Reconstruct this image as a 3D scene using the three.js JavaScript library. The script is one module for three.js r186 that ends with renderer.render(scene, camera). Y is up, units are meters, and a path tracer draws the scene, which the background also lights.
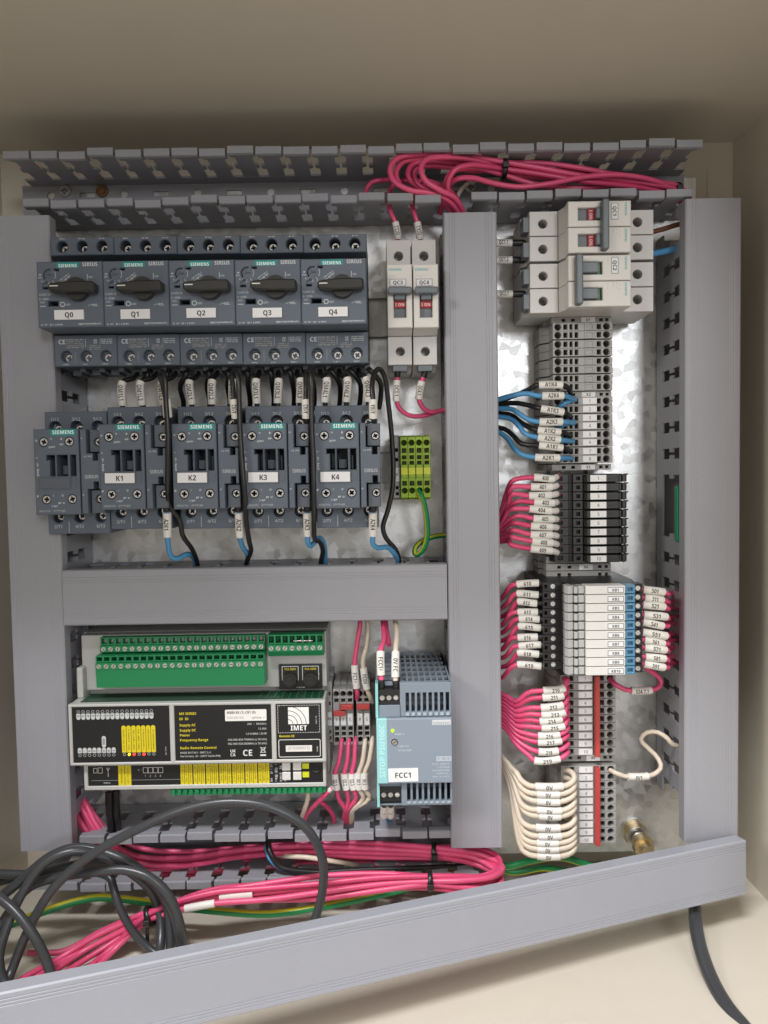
import * as THREE from 'three';
import { RoundedBoxGeometry } from 'three/addons/geometries/RoundedBoxGeometry.js';
import { mergeGeometries } from 'three/addons/utils/BufferGeometryUtils.js';
import { RectAreaLightUniformsLib } from 'three/addons/lights/RectAreaLightUniformsLib.js';

// ---------- camera, light, exposure ----------
const scene = new THREE.Scene();
const camera = new THREE.PerspectiveCamera(65.24, 768 / 1024, 0.01, 30);
camera.position.set(0, 0, 0.645);
camera.rotation.set(THREE.MathUtils.degToRad(-2.8), 0, THREE.MathUtils.degToRad(-0.95), 'YXZ');
const renderer = new THREE.WebGLRenderer({ antialias: true });
renderer.setSize(768, 1024);
renderer.toneMapping = THREE.LinearToneMapping;
renderer.toneMappingExposure = 1.22;
renderer.shadowMap.enabled = true;
RectAreaLightUniformsLib.init();
scene.background = new THREE.Color().setRGB(0.53, 0.49, 0.44);   // the room in front of the open cabinet, as even light
// three lamps of the room: a tube overhead, one lamp to the left, one behind the right shoulder of whoever looks in
const LAMPS = [
  { at: [-0.42, 1.62, 1.26], aim: [0, -0.3, 0.1], w: 0.75, h: 0.12, power: 138, color: [0.98, 0.985, 1], label: 'long white tube lamp overhead in front of the open cabinet' },
  { at: [-1.25, 0.75, 1.45], aim: [0, 0, 0], w: 0.35, h: 0.35, power: 27, color: [1, 0.955, 0.90], label: 'square warm lamp at the hinge side of the open cabinet' },
  { at: [0.68, 0.42, 2.4], aim: [0.1, 0, 0], w: 0.36, h: 0.36, power: 24, color: [0.93, 0.96, 1], label: 'square cool lamp facing the open cabinet' },
];

// ---------- helpers: everything below is drawn in millimetres ----------
const S = 0.001;
const rngOf = (a) => () => { a |= 0; a = (a + 0x6d2b79f5) | 0; let t = Math.imul(a ^ (a >>> 15), 1 | a); t = (t + Math.imul(t ^ (t >>> 7), 61 | t)) ^ t; return ((t ^ (t >>> 14)) >>> 0) / 4294967296; };
const rnd = rngOf(11);
const V = (x, y, z) => new THREE.Vector3(x, y, z);
function boxUV(g) {                                   // uv in metres, each face from its main direction
  const p = g.attributes.position, n = g.attributes.normal, uv = new Float32Array(p.count * 2);
  for (let i = 0; i < p.count; i++) {
    const a = Math.abs(n.getX(i)), b = Math.abs(n.getY(i)), c = Math.abs(n.getZ(i));
    const x = p.getX(i), y = p.getY(i), z = p.getZ(i);
    const [u, v] = a > b && a > c ? [z, y] : b > c ? [x, z] : [x, y];
    uv[2 * i] = u; uv[2 * i + 1] = v;
  }
  g.setAttribute('uv', new THREE.BufferAttribute(uv, 2));
}
function mm(g) {                                      // once per geometry: to metres
  if (g.userData.done) return g;
  g.scale(S, S, S);
  if (!g.userData.uvKept) boxUV(g);
  g.userData.done = true;
  return g;
}
const flat = (g) => (g.index ? g.toNonIndexed() : g);
const mg = (...gs) => { const kept = gs.some((g) => g.userData.uvKept); const r = mergeGeometries(gs.flat().map(flat)); if (kept) r.userData.uvKept = true; return r; };
const bx = (x0, x1, y0, y1, z0, z1) => new THREE.BoxGeometry(x1 - x0, y1 - y0, z1 - z0).translate((x0 + x1) / 2, (y0 + y1) / 2, (z0 + z1) / 2);
const rb = (x0, x1, y0, y1, z0, z1, r = 0.7) => new RoundedBoxGeometry(x1 - x0, y1 - y0, z1 - z0, 1, r).translate((x0 + x1) / 2, (y0 + y1) / 2, (z0 + z1) / 2);
const cyl = (r, z0, z1, x = 0, y = 0, seg = 16, r2 = r) => new THREE.CylinderGeometry(r2, r, z1 - z0, seg).rotateX(Math.PI / 2).translate(x, y, (z0 + z1) / 2);
const poly = (pts) => new THREE.Shape(pts.map((p) => new THREE.Vector2(p[0], p[1])));
const rectPts = (x0, x1, y0, y1) => [[x0, y0], [x1, y0], [x1, y1], [x0, y1]];
function extr(shape, depth, bevel = 0) {
  return bevel ? new THREE.ExtrudeGeometry(shape, { depth: depth - 2 * bevel, bevelEnabled: true, bevelSize: bevel, bevelThickness: bevel, bevelOffset: -bevel, bevelSegments: 1, curveSegments: 8 }).translate(0, 0, bevel)
    : new THREE.ExtrudeGeometry(shape, { depth, bevelEnabled: false, curveSegments: 8 });
}
const exX = (yz, x0, x1, b = 0) => extr(poly(yz.map(([y, z]) => [-z, y])), x1 - x0, b).rotateY(Math.PI / 2).translate(x0, 0, 0);
const exY = (xz, y0, y1, b = 0) => extr(poly(xz.map(([x, z]) => [x, -z])), y1 - y0, b).rotateX(-Math.PI / 2).translate(0, y0, 0);
const exZ = (xy, z0, z1, b = 0) => extr(poly(xy), z1 - z0, b).translate(0, 0, z0);
const hole = (x, y, r, n = 14) => { const p = new THREE.Path(); p.absarc(x, y, r, 0, Math.PI * 2, true); return p; };
const slot = (x0, x1, y0, y1) => new THREE.Path(rectPts(x0, x1, y0, y1).map((p) => new THREE.Vector2(...p)));
const slotPoly = (pts) => new THREE.Path(pts.map((p) => new THREE.Vector2(...p)));
function plate(x0, x1, y0, y1, z0, z1, holes = [], b = 0) {
  const s = poly(rectPts(x0, x1, y0, y1)); s.holes.push(...holes);
  return extr(s, z1 - z0, b).translate(0, 0, z0);
}
function planarUV(g, x0, x1, y0, y1) {                 // flat print on the face that looks along z
  const p = g.attributes.position, uv = new Float32Array(p.count * 2);
  for (let i = 0; i < p.count; i++) { uv[2 * i] = (p.getX(i) - x0) / (x1 - x0); uv[2 * i + 1] = (p.getY(i) - y0) / (y1 - y0); }
  g.setAttribute('uv', new THREE.BufferAttribute(uv, 2)); g.userData.uvKept = true;
  return g;
}
function cellUV(g, x0, x1, y0, y1, c) {                // the same into one cell of a print sheet
  planarUV(g, x0, x1, y0, y1);
  const uv = g.attributes.uv;
  for (let i = 0; i < uv.count; i++) uv.setXY(i, c.u0 + uv.getX(i) * (c.u1 - c.u0), c.v0 + uv.getY(i) * (c.v1 - c.v0));
  return g;
}
const taken = new Map();
const numbered = (n) => { const k = taken.get(n) ?? 0; taken.set(n, k + 1); return k ? `${n}_${String(k).padStart(3, '0')}` : n; };
function mesh(name, geo, mat, parent, at = [0, 0, 0], turn = 0) {
  const m = new THREE.Mesh(mm(geo), mat);
  m.name = parent === scene ? numbered(name) : name;
  m.position.set(at[0] * S, at[1] * S, at[2] * S); m.rotation.z = turn;
  m.castShadow = m.receiveShadow = true;
  parent.add(m);
  return m;
}
function tag(o, label, category, group) { Object.assign(o.userData, { label, category }); if (group) o.userData.group = group; return o; }
function thing(name, label, category, at = [0, 0, 0], turn = 0, group) {
  const o = new THREE.Group(); o.name = numbered(name); scene.add(o);
  o.position.set(at[0] * S, at[1] * S, at[2] * S); o.rotation.z = turn;
  return tag(o, label, category, group);
}
function struct(name, geo, mat) { const m = mesh(name, geo, mat, scene); m.userData.kind = 'structure'; return m; }
function dup(root, at, label) {
  const r = root.clone(); r.name = numbered(root.name.replace(/_\d{3}$/, '')); scene.add(r);
  r.position.set(at[0] * S, at[1] * S, at[2] * S); r.userData = { ...root.userData }; if (label) r.userData.label = label;
  return r;
}

// ---------- computed textures ----------
function noiseGrid(n, cells, seed) {                   // tiling value noise, 0..1
  const r = rngOf(seed), g = new Float32Array(cells * cells).map(() => r()), out = new Float32Array(n * n);
  for (let j = 0; j < n; j++) for (let i = 0; i < n; i++) {
    const x = (i / n) * cells, y = (j / n) * cells, a = Math.floor(x), b = Math.floor(y), f = x - a, h = y - b;
    const s = f * f * (3 - 2 * f), t = h * h * (3 - 2 * h), at = (p, q) => g[(q % cells) * cells + (p % cells)];
    out[j * n + i] = (at(a, b) * (1 - s) + at(a + 1, b) * s) * (1 - t) + (at(a, b + 1) * (1 - s) + at(a + 1, b + 1) * s) * t;
  }
  return out;
}
function fractal(n, list) { const out = new Float32Array(n * n); let w = 0; for (const [c, a, s] of list) { const g = noiseGrid(n, c, s); for (let i = 0; i < out.length; i++) out[i] += g[i] * a; w += a; } return out.map((v) => v / w); }
function dataTex(n, f, metres, srgb = false) {
  const d = new Uint8Array(n * n * 4);
  for (let i = 0; i < n * n; i++) { const c = f(i); d[4 * i] = c[0] * 255; d[4 * i + 1] = c[1] * 255; d[4 * i + 2] = c[2] * 255; d[4 * i + 3] = 255; }
  const t = new THREE.DataTexture(d, n, n); t.wrapS = t.wrapT = THREE.RepeatWrapping; t.magFilter = THREE.LinearFilter; t.minFilter = THREE.LinearMipmapLinearFilter; t.generateMipmaps = true;
  t.repeat.set(1 / metres, 1 / metres); if (srgb) t.colorSpace = THREE.SRGBColorSpace; t.needsUpdate = true;
  return t;
}
const N = 512;
const fine = fractal(N, [[8, 0.5, 1], [32, 0.6, 2], [128, 1, 3], [256, 0.8, 4]]);
const coarse = fractal(N, [[4, 1, 5], [11, 0.7, 6], [40, 0.5, 7], [120, 0.25, 8]]);
const dustTex = dataTex(N, (i) => { const v = 0.9 + 0.1 * (0.45 * coarse[i] + 0.55 * fine[i]); return [v, v, v * 0.995]; }, 0.14);
const roughTex = dataTex(N, (i) => { const v = 0.72 + 0.28 * (0.6 * coarse[i] + 0.4 * fine[i]); return [v, v, v]; }, 0.11);
const peelTex = dataTex(N, (i) => [fine[i], fine[i], fine[i]], 0.07);
const paintTex = dataTex(N, (i) => { const v = 0.93 + 0.07 * coarse[i]; return [v, v, v * (0.985 + 0.015 * fine[i])]; }, 0.4);
// zinc spangle: patches of crystals, each with its own tone and gloss
const spangle = (() => {
  const r = rngOf(77), k = 30, pts = [];
  for (let j = 0; j < k; j++) for (let i = 0; i < k; i++) pts.push([(i + r()) / k, (j + r()) / k, r(), r() * Math.PI]);
  const tone = new Float32Array(N * N);
  for (let j = 0; j < N; j++) for (let i = 0; i < N; i++) {
    const x = i / N, y = j / N, ci = Math.floor(x * k), cj = Math.floor(y * k); let best = 9, b = 0;
    for (let q = -1; q <= 1; q++) for (let p = -1; p <= 1; p++) {
      const o = pts[((cj + q + k) % k) * k + ((ci + p + k) % k)]; let dx = Math.abs(x - o[0]), dy = Math.abs(y - o[1]); dx = Math.min(dx, 1 - dx); dy = Math.min(dy, 1 - dy);
      const d = dx * dx + dy * dy; if (d < best) { best = d; b = o; }
    }
    const along = Math.sin((x * Math.cos(b[3]) + y * Math.sin(b[3])) * 420) * 0.5 + 0.5;
    tone[j * N + i] = 0.88 * b[2] + 0.12 * along;
  }
  return tone;
})();
const zincMap = dataTex(N, (i) => { const v = 0.58 + 0.24 * spangle[i] + 0.18 * coarse[i]; return [v, v, v * 0.99]; }, 0.17);
const zincRough = dataTex(N, (i) => { const v = 0.45 + 0.4 * spangle[i] + 0.15 * coarse[i]; return [v, v, v]; }, 0.17);
const zincBump = dataTex(N, (i) => { const v = 0.6 * spangle[i] + 0.4 * fine[i]; return [v, v, v]; }, 0.17);

const lin = (r, g, b) => new THREE.Color().setRGB(r, g, b);
function plastic(c, rough = 0.55, o = {}) { return new THREE.MeshPhysicalMaterial({ color: c, roughness: rough, map: dustTex, roughnessMap: roughTex, ...o }); }
const plain = (c, rough = 0.6, o = {}) => new THREE.MeshStandardMaterial({ color: c, roughness: rough, ...o });
const M = {
  paint: new THREE.MeshPhysicalMaterial({ color: lin(0.61, 0.56, 0.48), roughness: 0.55, map: paintTex, roughnessMap: roughTex, bumpMap: peelTex, bumpScale: 0.00012 }),
  zinc: new THREE.MeshStandardMaterial({ color: lin(0.82, 0.825, 0.83), metalness: 0.9, roughness: 0.56, map: zincMap, roughnessMap: zincRough, bumpMap: zincBump, bumpScale: 0.00008 }),
  rail: new THREE.MeshStandardMaterial({ color: lin(0.55, 0.54, 0.52), metalness: 0.9, roughness: 0.42, map: zincMap }),
  steel: new THREE.MeshStandardMaterial({ color: lin(0.68, 0.67, 0.65), metalness: 1, roughness: 0.3 }),
  steelDark: new THREE.MeshStandardMaterial({ color: lin(0.28, 0.28, 0.275), metalness: 1, roughness: 0.5 }),
  rust: new THREE.MeshStandardMaterial({ color: lin(0.24, 0.12, 0.05), metalness: 0.3, roughness: 0.75, map: zincMap }),
  brass: new THREE.MeshStandardMaterial({ color: lin(0.62, 0.5, 0.3), metalness: 1, roughness: 0.38 }),
  copper: new THREE.MeshStandardMaterial({ color: lin(0.7, 0.36, 0.2), metalness: 1, roughness: 0.35 }),
  duct: plastic(lin(0.275, 0.278, 0.31), 0.5),
  cover: plastic(lin(0.315, 0.318, 0.355), 0.48),
  lidLight: plastic(lin(0.325, 0.335, 0.385), 0.45),
  anth: plastic(lin(0.098, 0.113, 0.14), 0.5),
  anthDark: plastic(lin(0.098, 0.113, 0.14), 0.5),
  black: plastic(lin(0.012, 0.012, 0.013), 0.5),
  knob: plastic(lin(0.02, 0.019, 0.018), 0.42),
  mcb: plastic(lin(0.60, 0.59, 0.575), 0.45),
  mcbGrey: plastic(lin(0.13, 0.15, 0.17), 0.45),
  term: plastic(lin(0.33, 0.325, 0.315), 0.5),
  white: plastic(lin(0.68, 0.67, 0.65), 0.5),
  red: plastic(lin(0.48, 0.055, 0.05), 0.45),
  blue: plastic(lin(0.085, 0.23, 0.37), 0.45),
  lightBody: plastic(lin(0.50, 0.50, 0.48), 0.5),
  green: plastic(lin(0.012, 0.23, 0.085), 0.42),
  board: plain(lin(0.012, 0.10, 0.045), 0.4),
  peGreen: plastic(lin(0.27, 0.42, 0.012), 0.42),
  peYellow: plastic(lin(0.62, 0.66, 0.02), 0.42),
  psu: plastic(lin(0.20, 0.24, 0.29), 0.48),
  teal: plastic(lin(0.26, 0.56, 0.56), 0.5),
  psuLip: plastic(lin(0.36, 0.43, 0.48), 0.5),
  clearGrey: new THREE.MeshPhysicalMaterial({ color: lin(0.42, 0.42, 0.42), roughness: 0.25 }),
  smoke: new THREE.MeshPhysicalMaterial({ color: lin(0.015, 0.06, 0.03), roughness: 0.22 }),
  pink: plastic(lin(0.72, 0.085, 0.205), 0.42),
  pinkDark: plastic(lin(0.64, 0.06, 0.165), 0.42),
  wireBlack: plastic(lin(0.013, 0.013, 0.014), 0.4),
  wireBlue: plastic(lin(0.085, 0.30, 0.56), 0.42),
  wireWhite: plastic(lin(0.66, 0.57, 0.46), 0.45),
  wireGreen: plastic(lin(0.01, 0.22, 0.11), 0.42),
  wireBrown: plastic(lin(0.16, 0.07, 0.04), 0.45),
  cable: plastic(lin(0.045, 0.048, 0.054), 0.38),
  tie: plastic(lin(0.012, 0.012, 0.012), 0.4),
  yellowPaint: plastic(lin(0.6, 0.4, 0.02), 0.5),
};

// ---------- print sheets (lettering only) ----------
const sheets = [];
function newSheet() {
  const c = document.createElement('canvas'); c.width = c.height = 2048; const x = c.getContext('2d'); x.fillStyle = '#e9e6e0'; x.fillRect(0, 0, 2048, 2048);
  const t = new THREE.CanvasTexture(c); t.colorSpace = THREE.SRGBColorSpace;
  const s = { c, x, t, px: 0, py: 0, row: 0, mat: new THREE.MeshStandardMaterial({ map: t, color: lin(0.82, 0.82, 0.82), roughness: 0.5 }) };
  sheets.push(s); return s;
}
function cell(w, h, draw) {                            // w, h in pixels
  w = Math.ceil(w); h = Math.ceil(h);
  let s = sheets[sheets.length - 1] ?? newSheet();
  if (s.px + w > 2048) { s.px = 0; s.py += s.row + 2; s.row = 0; }
  if (s.py + h > 2048) s = newSheet();
  const X = s.px, Y = s.py; s.px += w + 2; s.row = Math.max(s.row, h);
  s.x.save(); s.x.translate(X, Y); s.x.beginPath(); s.x.rect(0, 0, w, h); s.x.clip(); draw(s.x, w, h); s.x.restore();
  return { mat: s.mat, u0: (X + 0.5) / 2048, u1: (X + w - 0.5) / 2048, v0: 1 - (Y + h - 0.5) / 2048, v1: 1 - (Y + 0.5) / 2048 };
}
const cells = new Map();
function textCell(text, wmm, hmm, o = {}) {
  const key = JSON.stringify([text, wmm, hmm, o]);
  if (!cells.has(key)) cells.set(key, cell(wmm * 10, hmm * 10, (x, w, h) => {
    x.fillStyle = o.bg ?? '#f1f1f2'; x.fillRect(0, 0, w, h);
    if (o.border) { x.strokeStyle = o.border; x.lineWidth = 3; x.strokeRect(3, 3, w - 6, h - 6); }
    x.fillStyle = o.fg ?? '#1a1a1c'; x.textAlign = 'center'; x.textBaseline = 'middle';
    x.save(); x.translate(w / 2 + (o.dx ?? 0) * 10, h / 2); if (o.turn) x.rotate(o.turn);
    let f = (o.size ?? hmm * 0.62) * 10; x.font = `${o.bold === false ? '' : 'bold '}${f}px sans-serif`;
    const room = (o.turn ? h : w) * 0.9, wide = x.measureText(text).width; if (wide > room) { f *= room / wide; x.font = `bold ${f}px sans-serif`; }
    x.fillText(text, 0, f * 0.04); x.restore();
  }));
  return cells.get(key);
}
function labelPlate(text, w, h, parent, at, o = {}, name = 'label_plate') {   // a thin plate with lettering, its back at at[2]
  const c = textCell(text, w, h, o), g = cellUV(bx(-w / 2, w / 2, -h / 2, h / 2, 0, o.thick ?? 0.6), -w / 2, w / 2, -h / 2, h / 2, c);
  return mesh(name, g, c.mat, parent, at, o.spin ?? 0);
}
function greek(x, px, py, w, h, color, seed) {          // print too small to read
  const r = rngOf(seed); x.fillStyle = color; let q = px;
  while (q < px + w) { const l = h * (0.3 + r() * 0.5); if (r() > 0.14) { x.globalAlpha = 0.55 + 0.45 * r(); x.fillRect(q, py + h * 0.15 * r(), Math.min(l * 0.75, px + w - q), h * (0.55 + 0.45 * r())); } q += l; }
  x.globalAlpha = 1;
}
function printed(wmm, hmm, scale, bg, draw, rough = 0.5, tint = 1) {
  const c = document.createElement('canvas'); c.width = Math.round(wmm * scale); c.height = Math.round(hmm * scale);
  const x = c.getContext('2d'); x.scale(scale, scale); x.fillStyle = bg; x.fillRect(0, 0, wmm, hmm); x.textBaseline = 'middle';
  draw(x, wmm, hmm);
  const t = new THREE.CanvasTexture(c); t.colorSpace = THREE.SRGBColorSpace;
  return new THREE.MeshPhysicalMaterial({ map: t, color: lin(tint, tint, tint), roughness: rough, roughnessMap: roughTexUnit });
}
const roughTexUnit = dataTex(256, (i) => { const v = 0.75 + 0.25 * fine[((i >> 8) * 2) * N + (i & 255) * 2]; return [v, v, v]; }, 1);
const T = (x, s, px, py, size, color, o = {}) => { x.save(); x.translate(px, py); if (o.turn) x.rotate(o.turn); x.font = `${o.bold ? 'bold ' : ''}${o.italic ? 'italic ' : ''}${size}px sans-serif`; x.fillStyle = color; x.textAlign = o.align ?? 'left'; x.fillText(s, 0, 0, o.max); x.restore(); };

// shared small hardware
function screwGeo(r, h = 1.6) {                         // pan head with a cross recess
  const s = new THREE.Shape(); s.absarc(0, 0, r, 0, Math.PI * 2, false);
  const a = r * 0.16, b = r * 0.55;
  s.holes.push(slotPoly([[-a, -b], [a, -b], [a, -a], [b, -a], [b, a], [a, a], [a, b], [-a, b], [-a, a], [-b, a], [-b, -a], [-a, -a]].reverse()));
  const top = new THREE.ExtrudeGeometry(s, { depth: h * 0.7, bevelEnabled: true, bevelSize: r * 0.1, bevelThickness: h * 0.3, bevelOffset: -r * 0.1, bevelSegments: 1, curveSegments: 6 });
  return top;
}
function slotScrewGeo(r, h = 1.4, turn = 0.6) {
  const s = new THREE.Shape(); s.absarc(0, 0, r, 0, Math.PI * 2, false);
  s.holes.push(slotPoly([[-r * 0.8, -r * 0.17], [-r * 0.8, r * 0.17], [r * 0.8, r * 0.17], [r * 0.8, -r * 0.17]]));
  return mg(cyl(r, 0, h * 0.5, 0, 0, 12), new THREE.ExtrudeGeometry(s, { depth: h * 0.5, bevelEnabled: false, curveSegments: 6 }).translate(0, 0, h * 0.5)).rotateZ(turn);
}
const SCREW3 = screwGeo(2.9), SCREW26 = screwGeo(2.6), SLOT15 = slotScrewGeo(1.75), SLOT15b = slotScrewGeo(1.75, 1.4, 2.1), SLOT2 = slotScrewGeo(2.1), BIG = screwGeo(5.2, 3.4);

// ---------- the open cabinet (setting) ----------
const CAB = { l: -310, r: 291, b: -335, t: 266, back: -25, front: 343 };
struct('wall_back', bx(CAB.l - 2, CAB.r + 2, CAB.b - 2, CAB.t + 2, CAB.back - 2, CAB.back), M.paint);
struct('wall_left', bx(CAB.l - 2, CAB.l, CAB.b, CAB.t, CAB.back, CAB.front), M.paint);
struct('wall_right', bx(CAB.r, CAB.r + 2, CAB.b, CAB.t, CAB.back, CAB.front), M.paint);
struct('ceiling', bx(CAB.l - 2, CAB.r + 2, CAB.t, CAB.t + 2, CAB.back, CAB.front), M.paint);
struct('floor', bx(CAB.l - 2, CAB.r + 2, CAB.b - 2, CAB.b, CAB.back, CAB.front), M.paint);
// folded seams of the sheet metal in the corners of the back
for (const [x0, x1] of [[CAB.l + 17, CAB.l + 19], [CAB.r - 21, CAB.r - 19]]) struct('wall_seam', bx(x0, x1, CAB.b + 1, CAB.t - 22, CAB.back, CAB.back + 1.2), M.paint);

// room lamps
for (const L of LAMPS) {
  const g = new THREE.Group(); g.name = numbered('ceiling_light'); scene.add(g); tag(g, L.label, 'lamp', 'lamps of the room');
  const light = new THREE.RectAreaLight(new THREE.Color().setRGB(...L.color), L.power, L.w, L.h);
  light.name = 'light'; light.position.set(...L.at); light.lookAt(...L.aim); light.castShadow = true;
  g.add(light);
  const q = light.quaternion, back = V(0, 0, 1).applyQuaternion(q);
  const put = (m, d) => { m.quaternion.copy(q); m.position.set(...L.at).addScaledVector(back, d); };
  const glow = mesh('diffuser', bx(-L.w * 490, L.w * 490, -L.h * 490, L.h * 490, 0, 4), new THREE.MeshStandardMaterial({ color: lin(0.8, 0.8, 0.8), emissive: new THREE.Color().setRGB(...L.color), emissiveIntensity: 1.2 }), g); put(glow, 0.006);
  const W = L.w * 500, H = L.h * 500;
  const fr = mesh('frame', mg(bx(-W - 20, W + 20, H, H + 20, -20, 12), bx(-W - 20, W + 20, -H - 20, -H, -20, 12), bx(-W - 20, -W, -H, H, -20, 12), bx(W, W + 20, -H, H, -20, 12)), M.white, g); put(fr, 0.012);
  const bk = mesh('housing', bx(-W - 20, W + 20, -H - 20, H + 20, 12, 40), M.white, g); put(bk, 0.012);
}

// ---------- mounting plate ----------
{
  const t = thing('mounting_plate', 'galvanised steel mounting plate behind all the devices and ducts', 'mounting plate');
  mesh('plate', plate(-279, 251, -315, 229, -3, 0), M.zinc, t);
  for (const [x, y] of [[-268, -300], [240, -308], [-268, 222], [240, 222]]) mesh('spacer', cyl(7, -25, -3, x, y, 16), M.steel, t);
}

// ---------- DIN rails ----------
const railProfile = [[-17.5, 6.5], [-17.5, 7.5], [-12.5, 7.5], [-12.5, 1], [12.5, 1], [12.5, 7.5], [17.5, 7.5], [17.5, 6.5], [13.5, 6.5], [13.5, 0], [-13.5, 0], [-13.5, 6.5]];
function dinRail(len, at, turn, label) {
  const t = thing('din_rail', label, 'rail', at, turn, 'mounting rails');
  mesh('rail', exX(railProfile, -len / 2, len / 2), M.rail, t);
  for (let x = -len / 2 + 12; x < len / 2; x += len / 3.3) mesh('rail_screw', screwGeo(4.2, 2.6), M.steel, t, [x, 0, 1]);
}
dinRail(268, [-100, 125, 0], 0, 'steel mounting rail under the rotary motor starters');
dinRail(272, [-98, 4, 0], 0, 'steel mounting rail under the contactors and green yellow terminals');
dinRail(276, [-97, -186, 0], 0, 'steel mounting rail under the black panelled controller and power supply');
dinRail(474, [150, -56, 0], Math.PI / 2, 'upright steel mounting rail under the stacked terminals and relays');

// ---------- wiring ducts ----------
const toothWall = () => {                                   // one tooth of a slotted duct wall, u along the duct, z out of the plate
  const half = [[15, 6], [30, 6], [31, 9.05], [37, 9.05], [38, 6], [51, 6], [52.5, 9.2], [63, 9.2]];
  const pts = [...half.map(([z, h]) => [h, -z]), ...half.slice().reverse().map(([z, h]) => [-h, -z])];
  return extr(poly(pts), 1.5).rotateX(-Math.PI / 2).translate(0, -0.75, 0);
};
const COVERED = toothWall();
const FING = (() => {
  const bead = exX([[-3, 60], [-3.3, 61.5], [-2.6, 63.6], [2.4, 63.6], [3, 62.6], [3, 57], [2.2, 55.5], [0.8, 54], [0.8, 60]], -9.1, 9.1);
  return mg(toothWall(), bead);
})();
const FING_IN = FING.clone().rotateZ(Math.PI); FING_IN.userData = {};         // the same tooth turned round for the other wall
function duct(L, W, at, turn, label, o = {}) {          // base from u = 0 to L, width W
  const t = thing('wiring_duct', label, 'wiring duct', at, turn);
  const holes = [], v = o.holesAt ?? 0;
  for (let u = 22, k = 0; u < L - 12; u += 29, k++) k % 2 ? holes.push(slotPoly([[u - 6, v - 1.8], [u - 6, v + 1.8], [u + 6, v + 1.8], [u + 6, v - 1.8]])) : holes.push(hole(u, v, 3.1));
  mesh('base', plate(0, L, -W / 2, W / 2, 0.4, 2.2, holes), M.duct, t);
  for (const s of [1, -1]) {
    const [a, b] = (s > 0 ? o.top : o.bottom) ?? [0, L];
    mesh('side_wall', bx(a, b, s * (W / 2) - 0.75, s * (W / 2) + 0.75, 2.2, 15.2), M.duct, t);
    const n = Math.floor((b - a) / 20), pad = (b - a - n * 20) / 2;
    for (let k = 0; k < n; k++) {
      if (o.skip && o.skip(s, k)) continue;
      const f = mesh('finger', o.cover ? COVERED : s > 0 ? FING : FING_IN, M.duct, t, [a + pad + 10 + k * 20, s * (W / 2), 0]);
      if (!o.cover) { f.rotation.x = (rnd() - 0.5) * 0.05; f.rotation.y = (rnd() - 0.5) * 0.012; }
    }
  }
  if (o.cover) {
    const [a, b] = o.cover, h = W / 2 + 2.2, gr = [11.2, 12.9, 15.0], p = [];
    const top = 66.4;
    p.push([-h, 55], [-h, top - 0.9], [-h + 0.9, top]);
    for (const q of gr.slice().reverse().map((v) => -v)) p.push([q - 0.3, top], [q, top - 0.18], [q + 0.3, top]);
    for (const q of gr) p.push([q - 0.3, top], [q, top - 0.18], [q + 0.3, top]);
    p.push([h - 0.9, top], [h, top - 0.9], [h, 55], [h - 1.2, 55], [h - 1.2, top - 2], [-h + 1.2, top - 2], [-h + 1.2, 55]);
    mesh('cover', exX(p, a, b), M.cover, t);
  }
  return t;
}
const UP = Math.PI / 2;
duct(522, 34.5, [-281, 213.5, 0], 0, 'open slotted grey duct along the top, without a cover', { holesAt: 9.5, top: [8, 518], bottom: [24, 508], skip: (s, k) => s < 0 && k === 15 });
duct(446, 34, [-254, -262, 0], UP, 'upright covered grey duct beside the five dark contactors', { cover: [-13, 449] });
duct(446, 33.5, [64.7, -262, 0], UP, 'upright covered grey duct between motor starters and terminal column', { cover: [-16, 446] });
duct(438, 35.5, [238, -258, 0], UP, 'upright covered grey duct with a missing tooth beside the green stub', { cover: [-19, 449], skip: (s, k) => s > 0 && (k === 11 || k === 10) });
duct(276, 36.5, [-233, -87.2, 0], 0, 'level covered grey duct between the contactors and the black panelled controller', { cover: [-1.5, 278] });
duct(350, 36, [-274, -286.5, 0], 0, 'open slotted grey duct full of pink wires along the bottom', { top: [38, 348], bottom: [2, 342] });
// screws that hold the top duct, and a rusty one seen through its slot
for (const [p, label] of [[[-246.7, 225.5, 2], 'bright pan head screw in the top duct beside a rusty washer'], [[72.1, 223.4, 2], 'bright pan head screw behind the looped pink wires']]) tag(mesh('duct_screw', screwGeo(4.6, 3), M.steel, scene, p), label, 'screw', 'duct screws');
tag(mesh('duct_washer', mg(new THREE.TorusGeometry(3.6, 1.3, 6, 16), cyl(2.4, -1, 1.2)), M.rust, scene, [-217.8, 225.3, 3.4]), 'brown rusty washer lying in the top duct base', 'washer');
tag(mesh('duct_stub', rb(-2.4, 2.4, -21, 21, -2.4, 2.4, 1.4), M.wireGreen, scene, [219.7, -34.3, 49]), 'straight green wire showing in the gap of the duct', 'wire');
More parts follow.
